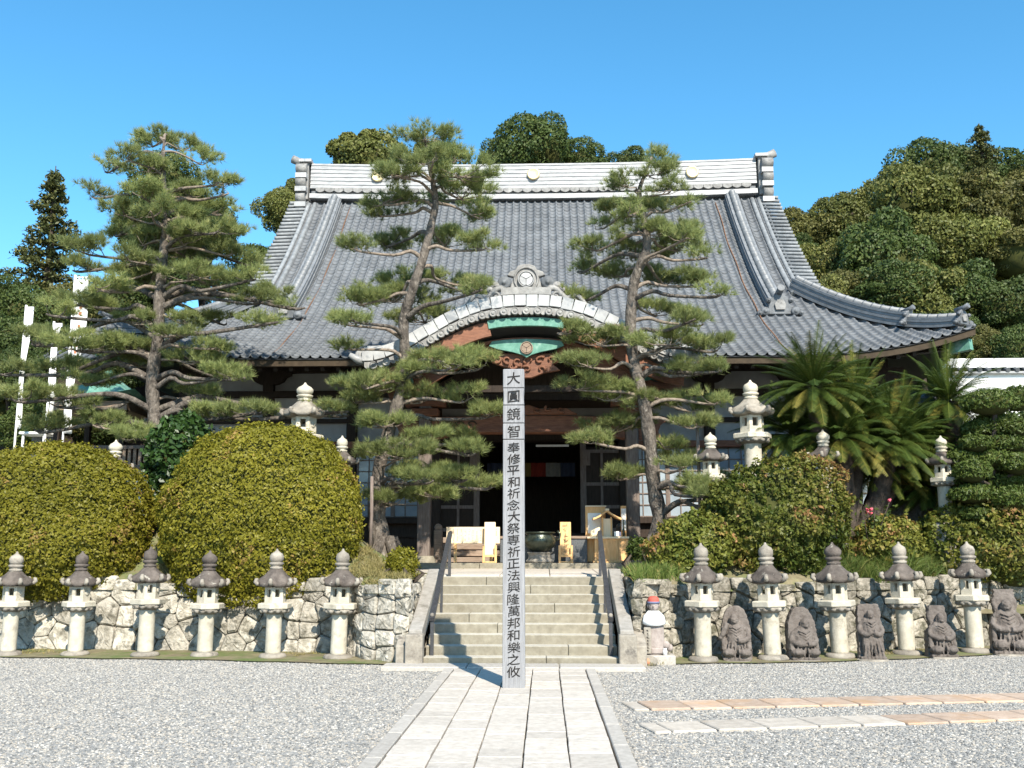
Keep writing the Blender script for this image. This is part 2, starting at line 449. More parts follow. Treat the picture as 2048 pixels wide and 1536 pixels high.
PINE_L_PADS=[(-7.87, 20.45, 10.64, 0.41, 0.15), (-8.17, 20.47, 10.54, 0.48, 0.15), (-7.38, 20.07, 10.28, 0.45, 0.16), (-7.93, 18.81, 9.52, 0.37, 0.14), (-6.91, 19.94, 9.9, 0.42, 0.16), (-9.11, 20.52, 10.01, 0.32, 0.17), (-7.71, 19.26, 9.45, 0.59, 0.14), (-6.37, 19.17, 9.15, 0.45, 0.19), (-9.02, 19.9, 9.17, 0.38, 0.18), (-7.67, 18.98, 8.78, 0.64, 0.14), (-7.07, 19.85, 9.12, 0.56, 0.14), (-6.24, 19.41, 9.0, 0.22, 0.16), (-8.22, 19.6, 8.61, 0.66, 0.14), (-7.2, 19.41, 8.48, 0.6, 0.16), (-6.67, 20.33, 8.91, 0.48, 0.16), (-8.91, 20.73, 8.62, 0.64, 0.17), (-7.97, 19.84, 8.11, 0.44, 0.18), (-7.02, 19.57, 8.01, 0.44, 0.18), (-6.29, 19.08, 8.06, 0.69, 0.14), (-6.26, 20.57, 8.55, 0.25, 0.09), (-8.61, 18.89, 7.6, 0.51, 0.17), (-7.78, 18.78, 7.42, 0.58, 0.15), (-7.18, 20.19, 7.95, 0.73, 0.18), (-6.28, 19.89, 7.87, 0.5, 0.16), (-5.96, 20.68, 7.89, 0.32, 0.2), (-9.29, 19.92, 7.56, 0.47, 0.16), (-8.21, 19.79, 7.34, 0.44, 0.16), (-7.4, 19.87, 7.36, 0.45, 0.16), (-6.68, 19.32, 7.19, 0.65, 0.16), (-8.25, 18.72, 6.8, 0.5, 0.15), (-6.63, 20.39, 7.35, 0.63, 0.17), (-5.62, 19.26, 7.13, 0.35, 0.16), (-5.53, 20.73, 7.1, 0.53, 0.17), (-4.9, 20.01, 6.73, 0.22, 0.13), (-5.14, 19.07, 6.17, 0.43, 0.12), (-9.29, 19.07, 6.41, 0.38, 0.19), (-9.1, 19.57, 6.74, 0.39, 0.16), (-9.84, 19.68, 5.95, 0.55, 0.19), (-8.78, 19.11, 5.7, 0.75, 0.19), (-8.18, 19.58, 5.79, 0.66, 0.19), (-7.57, 20.0, 5.75, 0.62, 0.16), (-6.72, 19.54, 5.52, 0.6, 0.19), (-5.97, 19.1, 5.13, 0.41, 0.15), (-5.68, 19.04, 5.05, 0.3, 0.1), (-9.6, 18.73, 4.64, 0.61, 0.19), (-9.08, 19.18, 4.61, 0.59, 0.21), (-9.68, 19.75, 4.19, 0.61, 0.2), (-6.83, 20.26, 4.95, 0.51, 0.15), (-6.19, 19.52, 4.35, 0.6, 0.14), (-5.4, 19.2, 4.4, 0.54, 0.12), (-3.9, 19.33, 4.43, 0.41, 0.12), (-6.52, 20.51, 6.52, 0.4, 0.11), (-8.41, 19.31, 4.23, 0.59, 0.21), (-7.66, 18.89, 3.88, 0.48, 0.17), (-8.61, 19.84, 6.65, 0.44, 0.12), (-8.14, 20.66, 7.44, 0.64, 0.17), (-7.31, 20.01, 6.92, 0.54, 0.14), (-8.12, 20.47, 5.64, 0.63, 0.18), (-7.62, 20.15, 8.3, 0.62, 0.16), (-7.39, 18.73, 8.35, 0.48, 0.13), (-7.9, 19.46, 6.28, 0.49, 0.12), (-6.91, 19.55, 6.3, 0.44, 0.11), (-9.72, 20.59, 5.53, 0.69, 0.15), (-8.92, 19.85, 5.13, 0.56, 0.14), (-10.92, 20.62, 5.49, 0.46, 0.15), (-6.89, 19.0, 5.91, 0.43, 0.1), (-6.28, 19.27, 5.72, 0.43, 0.12), (-5.63, 19.63, 6.73, 0.44, 0.12), (-6.58, 20.95, 5.44, 0.32, 0.15), (-9.63, 20.57, 7.0, 0.3, 0.15), (-10.49, 21.07, 6.34, 0.42, 0.19), (-8.07, 20.91, 8.4, 0.46, 0.17), (-7.45, 20.85, 8.17, 0.46, 0.17), (-8.7, 21.04, 4.22, 0.38, 0.17), (-8.28, 20.31, 7.96, 0.45, 0.15), (-4.24, 21.0, 4.61, 0.32, 0.12), (-8.01, 20.43, 7.47, 0.45, 0.15), (-9.97, 21.03, 5.69, 0.46, 0.13), (-6.63, 20.69, 9.01, 0.35, 0.15), (-6.9, 20.33, 8.42, 0.45, 0.13)]
PINE_R_TRUNK=[(2.19, 19.35, 1.37, 0.2), (2.54, 19.35, 2.16, 0.15), (2.49, 19.35, 2.83, 0.14), (2.4, 19.35, 3.79, 0.13), (2.27, 19.35, 4.58, 0.12), (2.11, 19.35, 5.37, 0.11), (2.08, 19.35, 6.18, 0.11), (2.18, 19.35, 7.0, 0.1), (2.41, 19.35, 7.61, 0.09), (2.37, 19.35, 8.24, 0.07), (2.3, 19.35, 8.82, 0.05), (2.45, 19.35, 9.25, 0.03), (2.59, 19.35, 9.57, 0.02)]
PINE_R_PADS=[(2.78, 20.09, 9.79, 0.43, 0.18), (2.48, 19.09, 9.14, 0.49, 0.14), (2.08, 19.17, 8.96, 0.41, 0.14), (2.79, 18.72, 8.67, 0.36, 0.15), (1.99, 20.18, 8.7, 0.62, 0.18), (2.79, 19.35, 8.5, 0.52, 0.16), (3.18, 18.94, 8.5, 0.15, 0.09), (1.64, 20.21, 8.48, 0.32, 0.15), (2.37, 19.24, 7.98, 0.59, 0.14), (3.15, 19.85, 8.13, 0.53, 0.14), (1.51, 20.01, 7.94, 0.52, 0.16), (2.27, 20.18, 7.85, 0.62, 0.15), (3.09, 20.11, 7.93, 0.62, 0.14), (3.5, 19.37, 7.51, 0.26, 0.12), (1.21, 20.4, 7.6, 0.39, 0.17), (2.07, 20.37, 7.48, 0.68, 0.16), (2.89, 20.48, 7.31, 0.63, 0.15), (3.39, 19.39, 6.98, 0.5, 0.16), (3.58, 18.79, 6.57, 0.29, 0.12), (1.01, 20.28, 6.84, 0.5, 0.16), (2.66, 20.4, 6.62, 0.57, 0.15), (3.33, 19.14, 6.12, 0.49, 0.16), (1.47, 19.42, 5.82, 0.67, 0.19), (0.78, 19.55, 6.03, 0.39, 0.12), (2.7, 18.88, 5.65, 0.74, 0.17), (3.62, 19.49, 5.67, 0.5, 0.16), (1.24, 18.78, 5.25, 0.58, 0.17), (3.1, 19.25, 5.15, 0.59, 0.17), (2.33, 19.47, 4.52, 0.49, 0.21), (3.21, 19.46, 4.51, 0.49, 0.21), (1.76, 19.28, 4.67, 0.67, 0.17), (1.13, 19.08, 4.84, 0.48, 0.15), (3.52, 18.98, 4.53, 0.4, 0.14), (3.53, 18.9, 5.1, 0.34, 0.1), (1.83, 20.03, 4.18, 0.79, 0.18), (1.38, 18.6, 3.73, 0.46, 0.13), (3.1, 18.69, 4.02, 0.48, 0.12), (3.07, 20.1, 3.47, 0.52, 0.16), (1.85, 19.5, 3.13, 0.61, 0.13), (3.4, 20.1, 2.89, 0.84, 0.16), (4.14, 19.89, 2.66, 0.51, 0.13), (2.71, 19.54, 3.72, 0.39, 0.11), (3.66, 20.15, 3.1, 0.45, 0.11), (3.54, 18.7, 5.07, 0.24, 0.09), (2.97, 18.33, 7.55, 0.35, 0.12), (3.04, 18.24, 5.96, 0.34, 0.13), (3.98, 18.27, 2.6, 0.34, 0.11), (2.95, 18.71, 3.29, 0.34, 0.13), (2.02, 18.43, 8.13, 0.41, 0.15), (3.26, 18.41, 2.91, 0.29, 0.09), (3.27, 18.16, 2.72, 0.4, 0.13)]
HILL_TREES=[(20.53, 75, 24.79, 2.17, 4), (23.28, 75, 26.29, 2.33, 0), (25.97, 76, 27.49, 2.36, 0), (28.18, 75, 28.13, 2.7, 0), (31.21, 76, 30.51, 2.74, 1), (33.83, 78, 31.55, 1.95, 0), (37.0, 76, 30.15, 2.36, 1), (37.06, 74, 28.26, 2.22, 4), (24.49, 63, 23.37, 2.52, 0), (26.91, 63, 23.51, 2.36, 0), (29.0, 62, 23.13, 2.33, 4), (18.21, 62, 19.11, 2.05, 3), (20.62, 63, 20.21, 1.89, 4), (20.75, 58, 18.41, 2.46, 1), (24.2, 60, 19.28, 2.4, 0), (26.78, 60, 19.41, 2.22, 0), (28.4, 58, 19.1, 1.8, 4), (14.28, 50, 13.88, 1.45, 3), (16.45, 52, 15.18, 1.51, 4), (17.82, 50, 14.12, 1.8, 1), (19.93, 50, 13.84, 2.0, 0), (21.95, 50, 14.08, 1.75, 1), (23.55, 49, 13.31, 1.62, 1), (15.42, 46, 11.81, 1.06, 2), (17.79, 46, 11.2, 1.15, 1), (20.07, 45, 10.74, 1.03, 4), (21.14, 44, 10.25, 1.01, 1), (19.29, 46, 11.42, 1.06, 1)]
BACK_TREES=[(-11.15, 62, 26.34, 2.63, 0), (0.07, 50, 22.35, 1.8, 1), (-1.72, 52, 22.83, 1.2, 1), (2.25, 52, 22.48, 1.35, 1), (5.24, 55, 23.56, 1.16, 1), (-6.48, 60, 25.48, 1.8, 0), (-13.1, 50, 19.25, 1.25, 0), (-13.25, 46, 14.97, 1.2, 1), (-13.75, 44, 13.09, 1.14, 1), (-12.98, 52, 20.81, 1.04, 0), (-16.29, 42, 17.77, 1.26, 1), (-17.08, 42, 16.03, 1.47, 1), (-14.96, 43, 16.11, 1.29, 1)]
LEFT_TREES=[(-19.44, 37, 10.34, 1.22, 1), (-18.98, 39, 11.01, 1.29, 4), (-17.97, 40, 10.81, 1.2, 1), (-16.98, 31, 8.1, 0.87, 1), (-15.43, 28, 5.57, 0.84, 3), (-15.58, 33, 7.29, 1.24, 1), (-14.08, 33, 6.77, 1.02, 1), (-16.43, 32, 7.13, 0.88, 1), (-14.66, 27.5, 6.5, 0.69, 1), (-13.68, 28, 5.56, 0.77, 4), (-12.95, 29, 5.4, 0.72, 1), (-13.85, 27, 5.0, 0.68, 1), (-12.24, 29, 7.05, 0.65, 1), (-16.27, 29, 7.07, 0.87, 1), (-17.31, 41, 12.13, 1.23, 1), (-15.86, 41, 13.22, 1.23, 1), (-21.28, 38, 11.61, 0.76, 1)]
CONIFERS= [(-21.02, 18.44, 41), (32.27, 32.76, 70)]
MAKI_PADS= [(8.61, 18.6, 4.36, 0.49, 0.27), (8.82, 18.9, 4.0, 0.46, 0.21), (9.4, 19.2, 4.52, 0.33, 0.28), (8.2, 18.4, 3.59, 0.29, 0.18), (9.03, 18.6, 3.87, 0.39, 0.19), (8.55, 18.7, 3.33, 0.54, 0.23), (8.93, 18.4, 3.21, 0.36, 0.23), (8.03, 18.2, 3.06, 0.33, 0.24), (8.81, 18.8, 2.92, 0.43, 0.21), (8.06, 18.3, 2.66, 0.44, 0.2), (8.69, 18.1, 2.56, 0.46, 0.24), (8.51, 18.5, 2.45, 0.38, 0.19), (9.3, 18.9, 3.81, 0.48, 0.23), (8.87, 18.6, 3.59, 0.43, 0.21), (8.57, 18.9, 3.91, 0.37, 0.19), (9.18, 18.8, 2.96, 0.43, 0.23), (8.03, 18.6, 3.36, 0.32, 0.17), (8.0, 18.7, 2.96, 0.32, 0.19), (8.86, 18.2, 2.21, 0.42, 0.2), (8.14, 18.3, 2.3, 0.38, 0.16)]

# ------------------------------------------------------------------ tile material with per-tile variation
def tile_material():
    m = MAT['roof_tile']
    nt = m.node_tree
    L = nt.links.new
    p = next(n for n in nt.nodes if n.type == 'BSDF_PRINCIPLED')
    src = p.inputs['Base Color'].links[0].from_socket
    at = nd(nt, 'ShaderNodeAttribute', attribute_name='tint')
    mr = nd(nt, 'ShaderNodeMapRange')
    mr.inputs['To Min'].default_value = 0.84
    mr.inputs['To Max'].default_value = 1.16
    L(at.outputs['Fac'], mr.inputs['Value'])
    hs = nd(nt, 'ShaderNodeHueSaturation')
    L(mr.outputs[0], hs.inputs['Value'])
    L(src, hs.inputs['Color'])
    L(hs.outputs[0], p.inputs['Base Color'])
tile_material()

# ------------------------------------------------------------------ ground
def grid_sheet(name, xs, ys, zf, mat):
    X, Y = np.meshgrid(xs, ys)
    Z = zf(X, Y)
    V = np.stack([X, Y, Z], -1).reshape(-1, 3)
    nx, ny = len(xs), len(ys)
    i = (np.arange(ny - 1)[:, None] * nx + np.arange(nx - 1)[None, :]).ravel()
    F = np.stack([i, i + 1, i + nx + 1, i + nx], -1)
    o = obj_me(name, mesh_np(name, V, F, smooth=True), MAT[mat])
    return tag(o, kind='structure')

g = MB().add([(-600, -300, 0), (600, -300, 0), (600, 900, 0), (-600, 900, 0)], [(0, 1, 2, 3)]).build('ground', MAT['gravel_bed'])
tag(g, kind='structure')

WALL_L = [(-1.70, 15.15), (-2.40, 15.60), (-2.95, 16.55), (-5.0, 16.85), (-8.2, 17.10), (-14.0, 17.4)]
WALL_R = [(1.72, 15.30), (2.25, 15.85), (2.75, 16.45), (4.2, 16.75), (6.2, 17.45), (7.6, 18.0), (13.0, 20.0)]
def wall_y(x):
    a = WALL_L[::-1] + [(0, 17.4)] + WALL_R
    return np.interp(x, [p[0] for p in a], [p[1] for p in a])
def sstep(a, b, v):
    t = np.clip((v - a) / (b - a), 0, 1)
    return t * t * (3 - 2 * t)
def terr(x, y):
    x = np.asarray(x, float); y = np.asarray(y, float)
    d = y - wall_y(x)
    side = sstep(1.9, 3.6, np.abs(x))
    z = 1.12 + 0.12 * sstep(0, .4, d) + side * (0.75 * sstep(0.2, 1.8, d)) - side * .75 * sstep(20.2, 21.2, y) * (np.abs(x) < 10.2)
    z = z + 0.05 * np.sin(x * 2.1 + y) * np.sin(y * 1.7 - x * .6)
    return np.where(d < 0.12, np.minimum(z, 1.02), z)
def hill(x, y):
    x = np.asarray(x, float); y = np.asarray(y, float)
    amp = np.interp(x, [-60, -18, -10, 0, 10, 15, 60], [.22, .22, .42, .52, .62, 1.0, 1.15])
    h = 1.25 + amp * (np.clip(y - 39, 0, 42) * .62)
    return h + .5 * np.sin(x * .35) * np.sin(y * .3) * sstep(39, 46, y)

for nm, lo, hi in (('garden_terrace', -14.0, -1.72), ('garden_terrace', 1.74, 13.0)):
    xs = np.linspace(lo, hi, 90)
    t = np.linspace(0, 1, 50) ** 1.5
    XX = np.repeat(xs[None, :], 50, 0)
    y0 = wall_y(xs)[None, :] + .02
    YY = y0 + t[:, None] * (24.3 - y0)
    V = np.stack([XX, YY, terr(XX, YY)], -1).reshape(-1, 3)
    i = (np.arange(49)[:, None] * 90 + np.arange(89)[None, :]).ravel()
    F = np.stack([i, i + 1, i + 91, i + 90], -1)
    tag(obj_me(nm, mesh_np(nm, V, F, smooth=True), MAT['soil']), kind='structure')
grid_sheet('upper_ground', np.array([-70., -14, -10, 0, 10, 13, 90]), np.array([18.0, 20.6, 24.3, 30, 38.9, 39.2]), lambda X, Y: np.where((Y < 20.6) & (abs(X) < 13.5), .6, 1.22) + 0 * X, 'soil')
grid_sheet('hill', np.linspace(-90, 110, 80), np.linspace(39, 140, 60), hill, 'forest_floor')

# soil verge between gravel and retaining walls
for nm, W, edge in (('soil_verge', WALL_L, [(-1.75, 15.0), (-4.9, 15.63), (-8.2, 15.95), (-14, 16.2)]), ('soil_verge', WALL_R, [(1.75, 15.25), (4.2, 15.55), (6.2, 16.25), (8.3, 17.2), (13, 19.2)])):
    xs = np.linspace(edge[0][0], edge[-1][0], 40)
    o = np.argsort([p[0] for p in edge])
    ye = np.interp(xs, [edge[k][0] for k in o], [edge[k][1] for k in o]) + .05 * np.sin(xs * 5)
    yw = wall_y(xs) + .15
    V = [(x, a, .022) for x, a in zip(xs, ye)] + [(x, b, .05) for x, b in zip(xs, yw)]
    F = [(k, k + 1, k + 41, k + 40) for k in range(39)]
    if edge[-1][0] < 0: F = [tuple(reversed(q)) for q in F]
    m_ = MB().add(V, F); tag(m_.build(nm, MAT['soil']), kind='structure')

# gravel pebbles (scattered real stones)
def gravel():
    m = MB()
    for a, b, e in ((-12, -1.09, 1), (1.06, 12, 1)):
        n = 24
        for k in range(n):
            x0, x1 = a + (b - a) * k / n, a + (b - a) * (k + 1) / n
            lx = lambda x: float(np.interp(x, [-14, -8.2, -4.9, -1.75, 0, 1.75, 4.2, 6.2, 8.3, 13], [16.2, 15.95, 15.63, 15.0, 14.3, 15.25, 15.55, 16.25, 17.2, 19.2]))
            m.add([(x0, 5.5, 0), (x1, 5.5, 0), (x1, lx(x1) + .08, 0), (x0, lx(x0) + .08, 0)], [(0, 1, 2, 3)])
    o = m.build('gravel', None)
    tag(o, 'loose pale grey gravel covering the forecourt', 'gravel', kind='stuff')
    mat, nt, out = new_mat('pebble')
    L = nt.links.new
    oi = nd(nt, 'ShaderNodeObjectInfo')
    rp = nd(nt, 'ShaderNodeValToRGB')
    e = rp.color_ramp.elements
    e[0].color = (.09, .09, .087, 1); e[1].color = (.46, .44, .40, 1)
    for pos, c in ((.3, (.19, .19, .182, 1)), (.6, (.27, .26, .24, 1)), (.8, (.33, .29, .235, 1))):
        x = e.new(pos); x.color = c
    L(oi.outputs['Random'], rp.inputs[0])
    p = nd(nt, 'ShaderNodeBsdfPrincipled')
    p.inputs['Roughness'].default_value = .8
    L(rp.outputs[0], p.inputs['Base Color'])
    L(p.outputs[0], out.inputs[0])
    ng = bpy.data.node_groups.new('gravel_scatter', 'GeometryNodeTree')
    ng.interface.new_socket('Geometry', in_out='INPUT', socket_type='NodeSocketGeometry')
    ng.interface.new_socket('Geometry', in_out='OUTPUT', socket_type='NodeSocketGeometry')
    N = lambda t: ng.nodes.new(t)
    gi, go = N('NodeGroupInput'), N('NodeGroupOutput')
    ds = N('GeometryNodeDistributePointsOnFaces')
    ds.inputs['Density'].default_value = 1800
    ico = N('GeometryNodeMeshIcoSphere')
    ico.inputs['Radius'].default_value = 1
    ico.inputs['Subdivisions'].default_value = 1
    sm = N('GeometryNodeSetMaterial')
    sm.inputs['Material'].default_value = mat
    ip = N('GeometryNodeInstanceOnPoints')
    rv = N('FunctionNodeRandomValue'); rv.data_type = 'FLOAT_VECTOR'
    rv.inputs['Min'].default_value = (-.35, -.35, 0)
    rv.inputs['Max'].default_value = (.35, .35, 6.28)
    rs = N('FunctionNodeRandomValue'); rs.data_type = 'FLOAT_VECTOR'
    rs.inputs['Min'].default_value = (.009, .008, .005)
    rs.inputs['Max'].default_value = (.022, .016, .011)
    K = ng.links.new
    K(gi.outputs[0], ds.inputs['Mesh'])
    K(ico.outputs['Mesh'], sm.inputs['Geometry'])
    K(ds.outputs['Points'], ip.inputs['Points'])
    K(sm.outputs[0], ip.inputs['Instance'])
    K(rv.outputs[0], ip.inputs['Rotation'])
    K(rs.outputs[0], ip.inputs['Scale'])
    K(ip.outputs[0], go.inputs[0])
    md = o.modifiers.new('scatter', 'NODES')
    md.node_group = ng
    o.data.materials.append(mat)
gravel()

# ------------------------------------------------------------------ path, kerbs, paved strips
def slab_mesh(w, l, h, mat, bev=.008):
    me = MB().box(-w / 2, w / 2, -l / 2, l / 2, -h, 0).mesh('slab', MAT[mat])
    return bevel_mesh(me, bev)
path = MB().add([(-1.06, 5, .006), (1.06, 5, .006), (1.06, 14.32, .006), (-1.06, 14.32, .006)], [(0, 1, 2, 3)]).build('path', MAT['mortar'])
tag(path, kind='structure')
rp_ = random.Random(5)
for c in range(5):
    x = -.9 + .18 + .36 * c
    y = 5.0 + rp_.random() * .3
    while y < 14.28:
        l = rp_.choice([.34, .42, .5, .58, .66])
        l = min(l, 14.30 - y)
        if l < .15:
            break
        o = obj_me('slab', slab_mesh(.36 - .013, l - .009, .05, 'path_stone', .005), None, path)
        o.location = (x + rp_.uniform(-.003, .003), y + l / 2, .052 + rp_.uniform(-.004, .004))
        o.rotation_euler = (rp_.uniform(-.004, .004), rp_.uniform(-.006, .006), rp_.uniform(-.004, .004))
        y += l
for s in (-1, 1):
    y = 5.0
    while y < 14.2:
        l = min(rp_.uniform(.75, 1.1), 14.3 - y)
        o = obj_me('kerb', slab_mesh(.13, l - .01, .06, 'kerb_stone'), None, path)
        o.location = (s * .975, y + l / 2, .058)
        y += l
for k, (a, b) in enumerate(((-1.95, -.75), (-.75, .55), (.55, 1.75))):
    o = obj_me('threshold_slab', slab_mesh(b - a - .012, .52, .07, 'kerb_stone', .012), None, path)
    o.location = ((a + b) / 2, 14.58, .066)

def strip(name, p0, ang, n0, w, label, first):
    root = empty(name, (p0[0], p0[1], 0), ang)
    tag(root, kind='structure')
    x = 0
    r_ = random.Random(name + str(p0))
    for k in range(n0):
        l = .18 if k == 0 else r_.uniform(.42, .52)
        o = obj_me('slab', slab_mesh(l - .02, w * (1 if k else .95), .05, 'strip_pale' if k < first else 'strip_stone', .01), None, root)
        o.location = (x + l / 2, r_.uniform(-.008, .008), .026 + r_.uniform(-.003, .003))
        o.rotation_euler = (0, 0, r_.uniform(-.01, .01))
        x += l
    return root
strip('paved_strip', (1.22, 11.08), R(10.5), 22, .56, 'far', 1)
strip('paved_strip', (1.28, 9.72), R(13.0), 22, .50, 'near', 6)

# ------------------------------------------------------------------ stone stairs
stairs = empty('stone_stairs', (0, 14.9, 0), 0, 'broad weathered stone staircase climbing from the paved path to the hall', 'stairs')
NST, RIS, TRD = 9, 1.23 / 9, .32
for k in range(NST):
    y0 = k * TRD
    cut = rp_.uniform(-.9, .9)
    for a, b in ((-1.42, cut), (cut, 1.42)):
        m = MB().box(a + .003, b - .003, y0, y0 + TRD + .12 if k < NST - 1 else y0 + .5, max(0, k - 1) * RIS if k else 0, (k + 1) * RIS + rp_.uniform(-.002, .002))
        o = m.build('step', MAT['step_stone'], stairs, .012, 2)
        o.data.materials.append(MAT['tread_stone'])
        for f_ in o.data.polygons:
            if f_.normal.z > .9: f_.material_index = 1  # top faces worn paler, with sun brightness also put into the colour
for s in (-1, 1):
    m = MB()
    poly = [(.05, .28), (2.55, 1.12), (2.75, 1.30), (2.75, 1.36), (2.45, 1.36), (.05, .52)]
    yz = [(s * 1.44, y, z) for y, z in poly] + [(s * 1.64, y, z) for y, z in poly]
    n = len(poly)
    ff = [tuple(range(n)), tuple(reversed(range(n, 2 * n)))] + [(i, i + n, (i + 1) % n + n, (i + 1) % n) for i in range(n)]
    m.add(yz, ff)
    m.build('stringer', MAT['stringer_stone'], stairs, .015, 2)
    m = MB()
    yz = [(s * 1.645, y, z) for y, z in [(.0, 0), (2.6, 0), (2.6, 1.18), (2.4, 1.18), (.0, .30)]]
    yz += [(s * 1.82, y, z) for x, y, z in yz]
    ff = [tuple(range(5)), tuple(reversed(range(5, 10)))] + [(i, i + 5, (i + 1) % 5 + 5, (i + 1) % 5) for i in range(5)]
    m.add(yz, ff).build('side_slab', MAT['lantern_mid'], stairs, .015, 2)
    MB().box(s * 1.54 - .13, s * 1.54 + .13, -.12, .10, 0, .47).build('newel_block', MAT['lantern_mid'], stairs, .025, 2)

landing = MB().add([(-2.3, 17.7, 1.20), (2.3, 17.7, 1.20), (2.3, 21.05, 1.27), (-2.3, 21.05, 1.27)], [(0, 1, 2, 3)]).build('landing', MAT['mortar'])
tag(landing, kind='structure')
yy = 17.9
for row in range(4):
    l = .78
    n = 5
    for c in range(n):
        w = 4.4 / n
        o = obj_me('slab', slab_mesh(w - .012, l - .012, .06, 'path_stone'), None, landing)
        o.location = (-2.2 + w * (c + .5), yy + l / 2, 1.245 + (yy - 17.4 + l / 2) * .0215)
        o.rotation_euler = (.0215, 0, 0)
    yy += l

# iron handrails
for s, lb in ((-1, 'black iron handrail on the stair side under the dome shrubs'), (1, 'black iron handrail on the stair side by the red-capped statue')):
    h = empty('handrail', (s * 1.32, 15.15, 0), 0, lb, 'handrail', 'handrails of the stone staircase')
    MB().bar((0, .03, .13), (0, .03, .70), .05, .05).build('post', MAT['iron'], h)
    MB().bar((0, 2.66, 1.2), (0, 2.66, 1.96), .05, .05).build('post', MAT['iron'], h)
    MB().bar((0, 1.35, .66), (0, 1.35, 1.30), .04, .04).build('post', MAT['iron'], h)
    MB().bar((0, -.03, .66), (0, 2.70, 1.97), .075, .06).tube([(0, 2.68, 1.96), (0, 2.78, 2.0), (0, 2.86, 1.98)], .03, 6).build('rail', MAT['iron'], h)
    MB().ball((0, .0, .72), .035, 8, 5).build('cap', MAT['lantern_mid'], h)

